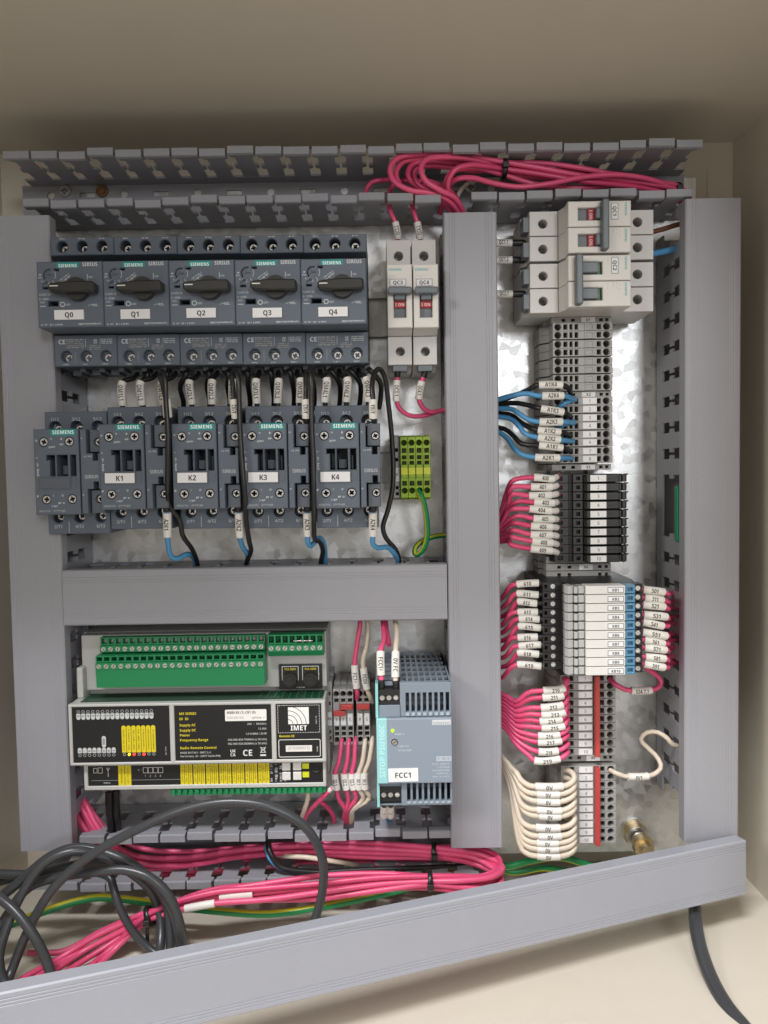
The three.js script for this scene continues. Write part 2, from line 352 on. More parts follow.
// the loose duct cover across the bottom
{
  const o = thing('duct_cover', 'long loose grey duct cover lying aslant across the bottom of the cabinet', 'duct cover');
  const d = V(-0.9307, 0.0262, 0.3648).normalize(), u = V(0.012, 0.99908, -0.0412), n = V().crossVectors(u, d).normalize(); n.z < 0 && n.negate();
  const up = V().crossVectors(n, d).normalize(); up.y < 0 && up.negate();
  const zx = V().crossVectors(up, n).normalize();
  o.matrixAutoUpdate = true;
  o.quaternion.setFromRotationMatrix(new THREE.Matrix4().makeBasis(zx, up, n));
  o.position.set(0.2577, -0.2906, 0.076);
  const sgn = Math.sign(zx.dot(d)), p = [], h = 20, top = 2;
  p.push([-h, -8], [-h, top - 0.9], [-h + 0.9, top]);
  for (const q of [-16.6, -14.8, -13]) p.push([q - 0.35, top], [q, top - 0.35], [q + 0.35, top]);
  for (const q of [13, 14.8, 16.6]) p.push([q - 0.35, top], [q, top - 0.35], [q + 0.35, top]);
  p.push([h - 0.9, top], [h, top - 0.9], [h, -8], [h - 1.3, -8], [h - 1.3, 0], [-h + 1.3, 0], [-h + 1.3, -8]);
  mesh('cover_profile', sgn > 0 ? exX(p, 0, 505) : exX(p, -505, 0), M.lidLight, o);
}

// ---------- motor starters with rotary knobs ----------
const LT = '#c9cccf';
const starterFront = printed(44.4, 44, 16, '#59626e', (x, w, h) => {
  x.fillStyle = '#128a86'; x.fillRect(13.5, 0.6, 15.2, 3.5); T(x, 'SIEMENS', 21.1, 2.45, 3, '#e8f4f3', { bold: true, align: 'center', max: 13.6 });
  T(x, 'SIRIUS', 36.2, 2.4, 3.3, LT, { bold: true, align: 'center', max: 10.5 });
  x.strokeStyle = LT; x.lineWidth = 0.28;
  x.beginPath(); x.arc(8.2, 8.9, 4.6, -0.7, 0.6); x.stroke();
  for (const a of [2.2, 1.6, 1.0]) { x.beginPath(); x.moveTo(8.2 + Math.cos(a) * 4.2, 9 + Math.sin(a) * 4.2); x.lineTo(8.2 + Math.cos(a) * 6.3, 9 + Math.sin(a) * 6.3); x.stroke(); }
  for (const [p, q, s] of [[1, 8.2, 1], [1, 10, 2], [1.6, 12.6, 3], [11, 14.6, 4]]) greek(x, p, q, 2.4, 1.1, LT, s);
  x.save(); x.translate(15.6, 13.2); x.rotate(-0.62); greek(x, 0, -1, 8, 1.2, LT, 5); greek(x, 0, 0.6, 8, 1.2, LT, 6); x.restore();
  x.fillStyle = LT; x.fillRect(34, 8.6, 0.4, 3.6); T(x, 'ON', 34.9, 10.4, 1.9, LT);
  T(x, 'CLASS 10', 1.2, 21.6, 1.9, LT, { max: 8.6 }); T(x, 'I> 208A', 1.2, 24.6, 1.9, LT, { max: 8 });
  T(x, 'TEST', 1.6, 27.8, 1.6, LT, { max: 4 }); x.fillRect(1.6, 29.6, 3.8, 0.4);
  x.lineWidth = 0.5; x.beginPath(); x.arc(16.8, 28.7, 1.45, 0, 7); x.stroke(); T(x, 'OFF', 18.9, 28.7, 1.9, LT);
  x.lineWidth = 0.25; x.beginPath(); x.moveTo(34, 30); x.lineTo(36, 29); x.lineTo(37.6, 30); x.lineTo(41, 30); x.stroke(); greek(x, 37, 28.6, 3, 1, LT, 9);
  greek(x, 2, 41.6, 8.4, 1.2, LT, 10); greek(x, 11.6, 41.6, 5, 1.2, LT, 11); greek(x, 26.6, 41.4, 16, 1.3, LT, 12);
});
const starterLow = printed(44.4, 22, 14, '#59626e', (x, w, h) => {
  T(x, 'C\u20ac'.replace('\u20ac', 'E'), 3, 4.8, 4.6, LT, { bold: true, max: 5.2 });
  for (let k = 0; k < 5; k++) greek(x, 8.6, 2.8 + k * 1.35, 12.5, 0.95, k ? '#a6a393' : LT, 20 + k);
  x.fillStyle = LT; x.fillRect(22.2, 2.6, 0.25, 6);
  T(x, 'UK', 28, 3.4, 1.9, LT, { bold: true, max: 3.4 }); T(x, 'CA', 28, 5.1, 1.9, LT, { bold: true, max: 3.4 });
  for (let k = 0; k < 3; k++) greek(x, 32.4, 2.8 + k * 1.35, 9, 0.95, LT, 30 + k);
  for (let k = 0; k < 3; k++) greek(x, 25, 7.2 + k * 1.3, 8, 0.9, '#a6a393', 40 + k);
  x.fillRect(14.8, 12, 0.2, 8); for (const q of [6, 20, 34]) greek(x, q, 20.2, 4, 1, LT, 50 + q);
});
const starterTop = printed(44.4, 12.6, 12, '#59626e', (x) => { for (const q of [6, 20, 34]) greek(x, q, 0.6, 4.4, 1.1, LT, 60 + q); });
const starterProto = {};
function motorStarter(code, cx, cy) {
  const t = thing('motor_starter', `dark grey motor starter with black rotary knob and white plate lettered ${code}`, 'motor starter', [cx, cy, 0], 0, 'motor starters in a row');
  const P = starterProto;
  if (!P.housing) {
    P.housing = mg(rb(-22.2, 22.2, -45, 45, 8, 56, 0.6), rb(-22.2, 22.2, -45, 21, 54, 66, 0.6), rb(-21, 21, -36, 21, 62, 67, 0.6));
    P.top = planarUV(plate(-22.2, 22.2, 32.8, 45.4, 55, 72, [-14, 0, 14].map((q) => hole(q - 0.2, 38.9, 3.9)), 0.5), -22.2, 22.2, 32.8, 45.4);
    P.low = planarUV(plate(-22.2, 22.2, -45, -23, 62, 72, [-14, 0, 14].map((q) => hole(q, -37.8, 4)), 0.5), -22.2, 22.2, -45, -23);
    P.front = planarUV(plate(-22.2, 22.2, -22, 22, 66, 97, [slot(-21, -18, 15.7, 17), slot(-10.5, -7.4, 15.9, 17.2), slot(-18.5, -15, 3.9, 5.2), slot(-15.3, -8.5, -7.6, -4.3), hole(-14, 13.1, 3.9)], 0.6), -22.2, 22.2, -22, 22);
    P.dial = mg(cyl(3.3, 66, 96.4, -14, 13.1, 18), bx(-16.4, -11.6, 12.6, 13.6, 96, 97), bx(-14.5, -13.5, 10.8, 15.4, 96, 96.9));
    P.knobDisc = cyl(7.9, 96, 103, 0, 0, 28, 7.5);
    P.knobBar = exZ([[-16.2, -1.6], [-15.2, -2.8], [-7, -3.5], [0, -3.6], [13, -3.4], [14.4, -2], [14.4, 2.2], [13, 3.5], [0, 3.7], [-7, 3.4], [-15.2, 2.4], [-16.2, 1.2]], 99, 108.5, 0.9);
    P.mark = bx(-15, -9.5, 0.1, 0.8, 108.4, 108.8);
    P.clip = mg(...[-14, 0, 14].map((q) => mg(rb(q - 3.4, q + 3.4, -49, -44.6, 36, 52, 0.6), rb(q + 4.8, q + 9, -47.5, -44.6, 44, 60, 0.5))));
    P.foot = bx(-3, 3, 43.6, 50, 20, 40);
  }
  mesh('housing', P.housing, M.anth, t);
  mesh('terminal_deck', P.top, starterTop, t); mesh('terminal_deck', P.low, starterLow, t);
  mesh('front_cover', P.front, starterFront, t);
  mesh('setting_dial', P.dial, M.anth, t);
  for (const q of [-14, 0, 14]) { mesh('terminal_screw', SCREW3, M.steel, t, [q - 0.2 + 0.4, 38.2, 64.2], q * 0.1 + cx * 0.02); mesh('terminal_screw', SCREW3, M.steel, t, [q + 0.3, -38.6, 64.6], q * 0.13 + cx * 0.03); }
  const k = mesh('rotary_knob', mg(P.knobDisc.clone(), P.knobBar.clone()), M.knob, t, [6, 2.6, 0], (rnd() - 0.5) * 0.07); mesh('pointer_mark', P.mark, M.white, k);
  mesh('terminal_clip', P.clip, M.anthDark, t); mesh('foot', P.foot, M.anthDark, t);
  labelPlate(code, 19.8, 6.4, t, [-0.6 + (rnd() - 0.5) * 1.2, -13.8 + (rnd() - 0.5) * 0.5, 97], { size: 4.6, thick: 1.2 });
}
['Q0', 'Q1', 'Q2', 'Q3', 'Q4'].forEach((c, i) => motorStarter(c, -209.9 + i * 44.62, 124.2 - i * 0.25));

// ---------- contactors ----------
const contFront = printed(30.5, 58.6, 16, '#59626e', (x) => {
  x.fillStyle = '#128a86'; x.fillRect(11.8, 0.1, 17.2, 4.4); T(x, 'SIEMENS', 20.4, 2.5, 3.5, '#e8f4f3', { bold: true, align: 'center', max: 15.4 });
  for (const [p, q, s] of [[1.4, 7, 1], [11.4, 6, 2], [18.6, 6, 3], [10.4, 11.6, 4], [16, 9.8, 5], [1, 45, 6], [11.4, 44.6, 7], [18, 44.6, 8], [11, 52, 9], [15.6, 50, 10], [1.4, 19, 11]]) greek(x, p, q, s > 3 && s < 6 || s > 8 && s < 11 ? 4.4 : 1.2, 1.5, LT, 70 + s);
  x.save(); x.translate(1.6, 32); x.rotate(-Math.PI / 2); greek(x, 0, 0, 9, 1.5, LT, 83); x.restore();
  greek(x, 2.4, 55.2, 18, 1.6, '#9a9da0', 84);
});
const contSide = printed(14, 58.6, 14, '#59626e', (x) => { greek(x, 2.4, 18.4, 5.6, 1.2, LT, 90); T(x, 'SIRIUS', 7.4, 33, 3.1, LT, { align: 'center', max: 9.8 }); greek(x, 6, 55.4, 7, 1.1, '#9a9da0', 91); greek(x, 1, 6, 0.9, 1.3, LT, 92); greek(x, 1, 44.6, 0.9, 1.3, LT, 93); });
const contDeckT = printed(44, 22, 12, '#59626e', (x) => ['1/L1', '3/L2', '5/L3'].forEach((s, i) => T(x, s, 7.2 + i * 15.1, 5.4, 3.1, LT, { align: 'center' })));
const contDeckB = printed(44, 22, 12, '#59626e', (x) => { ['2/T1', '4/T2', '6/T3'].forEach((s, i) => T(x, s, 7.2 + i * 15.1, 16.8, 3.1, LT, { align: 'center' })); x.fillStyle = LT; x.fillRect(14.6, 13, 0.3, 8); });
const contProto = {};
function contactor(code, cx, cy, label) {
  const t = thing('contactor', label, 'contactor', [cx, cy, 0], 0, 'contactors in a row');
  const P = contProto, o = -1.6;
  if (!P.base) {
    P.base = mg(rb(-22 + o, 22 + o, -43.4, 43.4, 8, 66, 0.6), rb(-22.2, 22.2, -27.5, 29, 64, 71, 0.6));
    P.dt = planarUV(plate(-22 + o, 22 + o, 22, 43.4, 64, 75, [-14.8, 0.3, 15.4].map((q) => hole(q + o, 32.5, 4.3)), 0.5), -22 + o, 22 + o, 21.4, 43.4);
    P.db = planarUV(plate(-22 + o, 22 + o, -43.4, -22, 64, 75, [-14.8, 0.3, 15.4].map((q) => hole(q + o, -31.4, 4)), 0.5), -22 + o, 22 + o, -43.4, -21.4);
    const win = [slotPoly([[-14.4, 12.3], [-14.4, 9], [-12, 9], [-12, -2.1], [-8.5, -2.1], [-8.5, 12.3]]), slot(-7.4, 0.2, -2.1, 12.3), slot(1.8, 5.9, -2.1, 12.3)];
    const scr = [[-15.8, 21.3], [1.6, 21.3], [-15.2, -18], [2.4, -18]].map(([a, b]) => hole(a, b, 3.2));
    P.front = planarUV(plate(-22.5, 8, -28.5, 30, 70, 97, [...win, ...scr], 0.5), -22.5, 8, -28.6, 30);
    P.win = mg(bx(-6.4, -1, -1, 5, 70.5, 88), bx(-11.4, -9.2, -1, 9, 70.5, 86), bx(2.4, 3.6, -1.6, 8, 70.5, 87));
    P.frame = bx(-19.6, 2, -11.1, -2.8, 96.5, 97.7); P.tab = bx(2.6, 6.4, -10, -2.6, 96.8, 97.4);
    // the side strip with stepped corners for the coil terminals
    P.side = planarUV(exZ([[8.5, -28.3], [12.6, -28.3], [12.6, -11.4], [16.9, -11.4], [16.9, -6.4], [20.4, -6.4], [20.4, -11.4], [22.4, -11.4], [22.4, 13.2], [20.4, 13.2], [20.4, 8.2], [16.9, 8.2], [16.9, 13.2], [12.6, 13.2], [12.6, 29.6], [8.5, 29.6]], 70.5, 95.4, 0.4), 8.4, 22.4, -28.6, 30);
    P.coil = plate(13.6, 22.4, 14, 29.4, 70.5, 91, [hole(19.2, 21, 2.9)], 0.4); P.coil2 = plate(13.6, 22.4, -28.1, -12.2, 70.5, 91, [hole(19.2, -18.4, 2.9)], 0.4);
  }
  mesh('housing', P.base, M.anth, t); mesh('terminal_deck', P.dt, contDeckT, t); mesh('terminal_deck', P.db, contDeckB, t);
  mesh('front_cover', P.front, contFront, t); mesh('switch_bridge', P.win, M.anthDark, t);
  mesh('side_strip', P.side, contSide, t); mesh('coil_terminal', P.coil, M.anth, t); mesh('coil_terminal', P.coil2, M.anth, t);
  mesh('label_holder', P.frame, M.anthDark, t); mesh('latch', P.tab, M.anthDark, t);
  for (const [a, b] of [[-15.8, 21.3], [1.6, 21.3], [-15.2, -18], [2.4, -18]]) mesh('screw', SCREW3, M.steel, t, [a, b, 94.6], a * 0.3 + b + cx * 0.1);
  for (const b of [21, -18.4]) mesh('coil_screw', SCREW26, M.steel, t, [19.2, b, 86.8], b + cx * 0.2);
  for (const q of [-14.8, 0.3, 15.4]) { mesh('terminal_screw', SCREW3, M.steel, t, [q + o + 0.5, 31.2, 67.4], q + cx * 0.1); mesh('terminal_screw', SCREW3, M.steel, t, [q + o + 0.2, -31, 68], q * 2 + cx * 0.1); }
  if (code) labelPlate(code, 20.2, 6.8, t, [-8.8 + (rnd() - 0.5) * 0.7, -6.9, 97.2], { spin: (rnd() - 0.5) * 0.02, size: 4.8, thick: 0.9 });
  else mesh('blank_plate', rb(-18.9, 1.3, -10.4, -3.4, 97.2, 98, 0.3), M.anth, t);
}
contactor('', -216, 3.6, 'dark grey contactor with a blank grey plate beside the upright duct');
[['K1', -171.4], ['K2', -121.6], ['K3', -73.6], ['K4', -24.3]].forEach(([c, x], i) => contactor(c, x, 6.3 - i * 0.5, `dark grey contactor with white plate lettered ${c}`));

// ---------- miniature circuit breakers ----------
const mcbFront = printed(17.6, 47, 20, '#d2cfca', (x) => {
  T(x, 'SIEMENS', 1.2, 4, 2.2, '#2b9a98', { bold: true, max: 11 });
  for (let k = 0; k < 3; k++) greek(x, 1.2, 7.6 + k * 2.2, 5.2 - k, 1.2, '#b9b7b2', 100 + k); greek(x, 1.2, 16, 9, 0.9, '#bdbbb6', 104);
});
const MB = {};
function breaker(code, poles, on, at, turn, label, group) {
  const t = thing('circuit_breaker', label, 'circuit breaker', at, turn, group), w = 17.8;
  if (!MB.body) {
    MB.body = exX([[-47, 8], [-47, 38], [-43, 43], [-22.6, 43], [-22.4, 57], [-18.5, 70], [-18, 71], [24, 71], [24, 43], [46, 43], [47, 42], [47, 8]], -w / 2, w / 2, 0.35);
    MB.deckT = plate(-w / 2 + 0.2, w / 2 - 0.2, 24.2, 46.6, 42.5, 56.4, [hole(0, 35, 3.4)], 0.35);
    MB.deckB = plate(-w / 2 + 0.2, w / 2 - 0.2, -43.2, -22.7, 42.5, 56.4, [hole(0.2, -33.6, 3.3)], 0.35);
    MB.front = planarUV(plate(-w / 2 + 0.15, w / 2 - 0.15, -20, 24, 68, 77, [slot(-4.4, 4.4, -13, 4)], 0.5), -w / 2, w / 2, -23, 24);
    MB.win = bx(-4.6, 4.6, -13.4, 4.4, 70, 72.6);
    MB.clamp = mg(rb(-5.4, 5.4, -47.6, -42.6, 42, 54.6, 0.5));
  }
  for (let k = 0; k < poles; k++) {
    const ox = (k - (poles - 1) / 2) * 18.05, at2 = [ox, 0, 0];
    mesh('pole_body', MB.body, M.mcb, t, at2); mesh('terminal_deck', MB.deckT, M.mcb, t, at2); mesh('terminal_deck', MB.deckB, M.mcb, t, at2);
    mesh('front_face', MB.front, mcbFront, t, at2); mesh('window', MB.win, M.mcbGrey, t, at2); mesh('wire_clamp', MB.clamp, M.mcbGrey, t, at2);
    mesh('terminal_screw', SLOT2, M.steelDark, t, [ox + 0.3, 34.6, 43], k); mesh('terminal_screw', SLOT2, M.steelDark, t, [ox + 0.4, -33.8, 43], 2 + k);
    const c = on ? textCell('I ON', 8, 4.6, { bg: '#b3202a', fg: '#f0dada', size: 3 }) : textCell('O OFF', 8, 1.6, { bg: '#2f9a3a', fg: '#cfe9cf', size: 1.2 });
    const hh = on ? 4.6 : 1.6;
    mesh('indicator', cellUV(bx(-4, 4, -hh / 2, hh / 2, 72.5, 74.6), -4, 4, -hh / 2, hh / 2, c), c.mat, t, [ox, on ? -3.4 : 1.6, 0]);
    mesh('toggle_stem', rb(-3.8, 3.8, on ? -1 : -12, on ? 3.6 : 0.6, 72, 79.5, 0.8), M.mcbGrey, t, at2);
  }
  const W = (poles * 18.05) / 2 - 0.8, ty = on ? 4.6 : -13.6;
  mesh('toggle_bar', rb(-W, W, ty - 2.4, ty + 2.4, 76.2, 84.5, 1.2), M.mcbGrey, t);
  labelPlate(code, 11.6, 5.2, t, [poles > 1 ? -10.4 : -1.2, poles > 1 ? 12.4 : 11.2, 77], { border: '#55555a', size: 3.6, thick: 0.4 });
}
breaker('QC3', 1, true, [13.6, 121.8, 0], 0, 'narrow white circuit breaker with small plate lettered QC3', 'single breakers beside the motor starters');
breaker('QC4', 1, true, [32.0, 121.6, 0], 0, 'narrow white circuit breaker with small plate lettered QC4', 'single breakers beside the motor starters');
breaker('QC1', 2, true, [152, 169.3, 0], -UP, 'double white circuit breaker lettered QC1 with red window marks', 'double breakers over the terminal column');
breaker('QC2', 2, false, [152, 132, 0], -UP, 'double white circuit breaker lettered QC2 with green window marks', 'double breakers over the terminal column');

// ---------- rail terminals ----------
// one terminal lies along x, its thickness along y; x is measured from its left end
const TG = {};
function terminalGeo(kind) {
  if (TG[kind]) return TG[kind];
  const k = { grey: { L: 44.5, th: 5.9, z: 45, circ: [3.8, 39.9], r: 2.55, sq: [[9.4, 1.5, 1.9], [13.6, 1.1, 2], [17.6, 1.3, 2], [34.3, 1.6, 1.9]], wing: 6 },
    bridge: { L: 42, th: 5.8, z: 45, circ: [2.9, 37.8], r: 2.4, sq: [[8.4, 1.5, 1.9], [26.6, 1.5, 2.4], [31.6, 1.6, 2]], wing: 4 },
    earth: { L: 45.4, th: 5.45, z: 47, circ: [4.4, 40], r: 2.2, sq: [[10.2, 1.7, 1.7], [15.2, 1.4, 1.6], [19.4, 1.4, 1.6], [34.6, 1.7, 1.7]], wing: 2 },
    small: { L: 43, th: 5.05, z: 45, circ: [3.6, 39], r: 2.2, sq: [[8.6, 1.5, 1.6], [30.4, 1.6, 1.6], [34.4, 1.6, 1.6]], wing: 2 } }[kind];
  const h = k.th / 2, holes = [...k.circ.map((c) => hole(c, 0, k.r)), ...k.sq.map(([c, a, b]) => slot(c - a, c + a, -b, b))];
  const face = plate(0, k.L, -h, h, k.z - 14, k.z, holes, 0.25);
  const body = exY([[-k.wing, 4], [-k.wing, k.z - 22], [-1.5, k.z - 16], [0.2, k.z - 13.9], [k.L - 0.2, k.z - 13.9], [k.L + 1.5, k.z - 16], [k.L + 2, k.z - 22], [k.L + 2, 4]], -h + 0.1, h - 0.1);
  const clamp = mg(...k.sq.map(([c, a, b]) => bx(c - a + 0.3, c + a - 0.3, -b * 0.3, b, k.z - 14, k.z - 10)));
  return (TG[kind] = { ...k, shell: mg(face, body), clamp });
}
const LABX = { grey: 27.4, bridge: 18.8, earth: 26, small: 23 };
function terminal(kind, at, o) {                        // at: left end, mid thickness
  const k = terminalGeo(kind), t = thing(o.name ?? 'rail_terminal', o.label, 'terminal', at, o.turn ?? 0, o.group);
  mesh('shell', k.shell, o.mat ?? M.term, t); mesh('clamp_spring', k.clamp, M.steelDark, t);
  if (o.text !== undefined) labelPlate(o.text, o.lw ?? 10.4, k.th - 1.3, t, [LABX[kind], 0, k.z - 0.2], { size: 3.2, bold: false, thick: 1.0, turn: o.textTurn }, 'number_strip');
  if (o.plainStrip) mesh('marker_groove', plate(23.6, 30.4, -k.th / 2 + 0.4, k.th / 2 - 0.4, k.z, k.z + 0.7, [slot(24.6, 29.4, -1.6, 1.6)]), M.term, t);
  return t;
}
function bracket(at, L, th, label, text, o = {}) {       // a narrow end stop, with a small plate
  const t = thing('end_bracket', label, 'end bracket', at, o.turn ?? 0, 'end brackets of the terminals');
  mesh('shell', mg(plate(0, L, -th / 2, th / 2, 24, 41, [slot(L * 0.2 - 1.4, L * 0.2 + 1.4, -1.1, 1.1), slot(L * 0.36 - 1.4, L * 0.36 + 1.4, -1.1, 1.1), slot(L * 0.83 - 1.3, L * 0.83 + 1.3, -1.1, 1.1), slot(L * 0.93 - 1.2, L * 0.93 + 1.2, -1.1, 1.1)]), bx(-3, L + 2, -th / 2 + 0.05, th / 2 - 0.05, 4, 24.2)), M.term, t);
  if (text) labelPlate(text, 10.4, th - 0.8, t, [L * 0.61, 0, 41], { size: 2.8, thick: 0.8, turn: o.textTurn }, 'marker');
}
const ORD = ['first', 'second', 'third', 'fourth', 'fifth', 'sixth', 'seventh', 'eighth', 'ninth', 'tenth'];
const COL = 'numbered grey terminals with blue and black wires', COL0 = 'unnumbered grey terminals below the double breakers';
bracket([127.6, 111.6, 0], 44.5, 4.6, 'grey end bracket between the double breakers and grey terminals', 'X1');
for (let i = 0; i < 8; i++) terminal('grey', [127.6, 106.0 - Math.floor(i / 2) * 12.75 - (i % 2) * 6, 0], { label: `${ORD[i]} unnumbered grey terminal counted from the double breakers`, group: COL0, plainStrip: true });
bracket([127.6, 56.2, 0], 44.5, 4.6, 'grey end bracket above the wired blue and black terminals', 'X2');
for (let i = 0; i < 8; i++) terminal('grey', [127.3, 51.0 - Math.floor(i / 2) * 12.4 - (i % 2) * 5.95, 0], { label: `${ORD[i]} grey terminal of the blue and black wired strip, numbered ${i + 1}`, group: COL, text: String(i + 1) });
bracket([127.2, 1.8, 0], 44.5, 4.4, 'grey end bracket above the black fuse terminals', 'X3');
// black fuse terminals
const FUSE = {};
for (let i = 0; i < 10; i++) {
  const y = -6.5 - i * 6.55, t = thing('fuse_terminal', `${ORD[i]} black lever fuse terminal of its stack, numbered ${i + 1}`, 'terminal', [124.6, y, 0], 0, 'black fuse terminals');
  if (!FUSE.base) {
    FUSE.base = mg(exY([[0, 5], [0, 40], [2, 48], [20, 52], [52, 52], [53, 40], [53, 5]], -3.1, 3.1), plate(2, 12, -3.05, 3.05, 47, 52, [slot(4, 8, -1.6, 1.6)]), plate(15, 22, -2.9, 2.9, 51, 56, [slot(17, 20, -1.4, 1.4)]));
    FUSE.lever = exY([[22.4, 52], [22.4, 59], [24, 61], [47, 61], [49, 58.4], [53.4, 58], [54.6, 55], [54.6, 52]], -2.75, 2.75, 0.3);
    FUSE.grip = mg(bx(47.4, 48.4, -2.2, 2.2, 59, 61.2), rb(50, 52.4, -2.9, 2.9, 55, 60, 0.4), bx(40, 45.6, -0.6, 0.6, 60.6, 61.6));
    FUSE.peg = bx(52.6, 55.2, 2.2, 3.2, 54, 57);
  }
  mesh('base', FUSE.base, M.black, t); const l = mesh('fuse_lever', FUSE.lever, M.black, t); mesh('grip', FUSE.grip, M.black, l); mesh('peg', FUSE.peg, M.black, t);
  labelPlate(String(i + 1), 11.6, 4.7, t, [32, 0, 61], { size: 3.2, bold: false, thick: 0.6 }, 'number_strip');
}
for (let i = 0; i < 3; i++) { const y = -66.6 - 5.7 * (i + 0.25); bracket([122.4, y, 0], 49, 5.2, ['grey end bracket right below the black fuse terminals', 'grey end bracket with a small plate between fuse terminals and relays', 'grey end bracket right above the relay modules'][i], i === 1 ? 'X4' : ''); }
// slim relay modules
const RG = {};
for (let i = 0; i < 10; i++) {
  const y = -83.6 - i * 6.32, code = `KB${i + 1}`, t = thing('relay_module', `${ORD[i]} slim relay module of the stack, white front lettered ${code}`, 'relay', [112, y, 0], 0, 'relay modules in a stack');
  if (!RG.base) {
    RG.base = exY([[0, 5], [0, 55], [3, 66], [8, 71], [15, 73], [18, 82], [62, 82], [66, 76], [68, 66], [68, 5]], -3.05, 3.05);
    RG.left = plate(1.5, 14, -2.95, 2.95, 70, 73.6, [hole(8.6, 0, 2.1), slot(2.2, 4.4, -1.4, 1.4)]);
    RG.grip = mg(exY([[17.4, 80], [13.6, 82], [13.2, 89], [15, 92], [18.6, 91], [18.6, 80]], -2.85, 2.85, 0.3), rb(19, 21.6, -2.4, 2.4, 82, 93, 0.4), rb(22.2, 26.4, -2.7, 2.7, 82, 91.4, 0.4));
    RG.front = rb(26.8, 54.4, -2.95, 2.95, 80, 94, 0.5);
    RG.blue = plate(54.8, 61.6, -2.9, 2.9, 80, 92.6, [slot(56.4, 60, -1.2, 1.2)], 0.3);
    RG.right = plate(61.9, 68.2, -2.9, 2.9, 76, 88, [hole(65, 0, 2.1)], 0.3);
    RG.screwBed = bx(56, 60.4, -1.4, 1.4, 80, 90);
  }
  mesh('base', RG.base, M.black, t); mesh('terminal_end', RG.left, M.black, t); mesh('ejector', RG.grip, M.clearGrey, t); mesh('relay_front', RG.front, M.white, t);
  mesh('blue_lever', RG.blue, M.blue, t); mesh('lever_window', RG.screwBed, M.blue, t); mesh('terminal_end', RG.right, M.black, t);
  mesh('terminal_screw', SLOT15, M.steel, t, [8.6, 0, 71.4], i); mesh('terminal_screw', SLOT15b, M.steel, t, [65, 0, 86.4], i * 2);
  labelPlate(code, 11.4, 4, t, [47.6, 0, 94], { border: '#333', size: 2.7, thick: 0.3 });
}
// grey terminals with red bridge combs
const bridgeBar = (y0, y1, label) => { const n = Math.round((y0 - y1) / 6), t = thing('bridge_comb', label, 'bridge', [158.6, 0, 0]); mesh('bar', rb(-1.8, 1.8, y1, y0, 45.4, 50.5, 0.4), M.red, t); for (let k = 0; k <= n; k++) mesh('tooth', bx(-0.9, 0.9, -0.5, 0.5, 40, 45.6), M.red, t, [0, y1 + 2.6 + (k * (y0 - y1 - 5.2)) / n, 0]); };
for (let i = 0; i < 10; i++) terminal('bridge', [131.6, -158.2 - i * 6.27, 0], { label: `${ORD[i]} grey terminal with pink wire below the relays, numbered ${i + 1}`, group: 'terminals of the upper red comb', text: String(i + 1) });
bracket([131.4, -220.9, 0], 42.4, 5.2, 'grey end bracket between the two red combed terminal groups', 'X5');
for (let i = 0; i < 10; i++) terminal('bridge', [131.9, -228.6 - i * 6.08, 0], { label: `${ORD[i]} grey terminal with white wire above the plate foot, numbered ${i + 1}`, group: 'terminals of the lower red comb', text: String(i + 1) });
bridgeBar(-155.5, -217.5, 'red bridge comb plugged beside the pink wired terminals');
bridgeBar(-225.8, -286.2, 'red bridge comb plugged beside the white wired terminals');
// green and yellow earth terminals
bracket([10.2, 26, 0], 45, 5, 'grey end bracket beside the green yellow earth terminals', 'X', { turn: -UP, textTurn: UP });
for (let i = 0; i < 4; i++) {
  const t = terminal('earth', [15.7 + i * 5.62, 26.5, 0], { name: 'earth_terminal', turn: -UP, mat: M.peGreen, label: i < 2 ? 'yellow green earth terminal without a wire near the end bracket' : i === 2 ? 'yellow green earth terminal holding the green wire' : 'yellow green earth terminal at the bare end of its row', group: 'earth terminals' });
  mesh('stripe', rb(20.6, 30.6, -2.5, 2.5, 45, 48.2, 0.5), M.peGreen, t); mesh('stripe', bx(23, 28, -2.45, 2.45, 48.1, 48.5), M.peYellow, t);
}
// the small terminals beside the power supply
bracket([-44.3, -158.5, 0], 47, 4.6, 'grey end bracket beside the small terminals of the power supply', 'X6', { turn: -UP, textTurn: UP });
[[-38.6, 0], [-33.4, 1], [-28.2, 2], [-20.8, 3], [-15.6, 4]].forEach(([x, i]) => terminal('small', [x, -163.6, 0], { turn: -UP, text: String(i + 1), textTurn: UP, lw: 9, label: `${ORD[i]} small grey terminal towards the power supply, numbered ${i + 1}`, group: 'small terminals beside the power supply' }));
for (const [x0, x1, y, label] of [[-35.6, -26, -176.6, 'short red bridge in the upper slot of three small terminals'], [-23, -13.4, -176.6, 'short red bridge reaching behind the power supply'], [-40.8, -31.6, -181.4, 'short red bridge in the lower slot of the small terminals']]) { const t = thing('short_bridge', label, 'bridge', [0, y, 0], 0, 'short red bridges'); mesh('bar', rb(x0, x1, -1.9, 1.9, 44.6, 48.6, 0.4), M.red, t); }

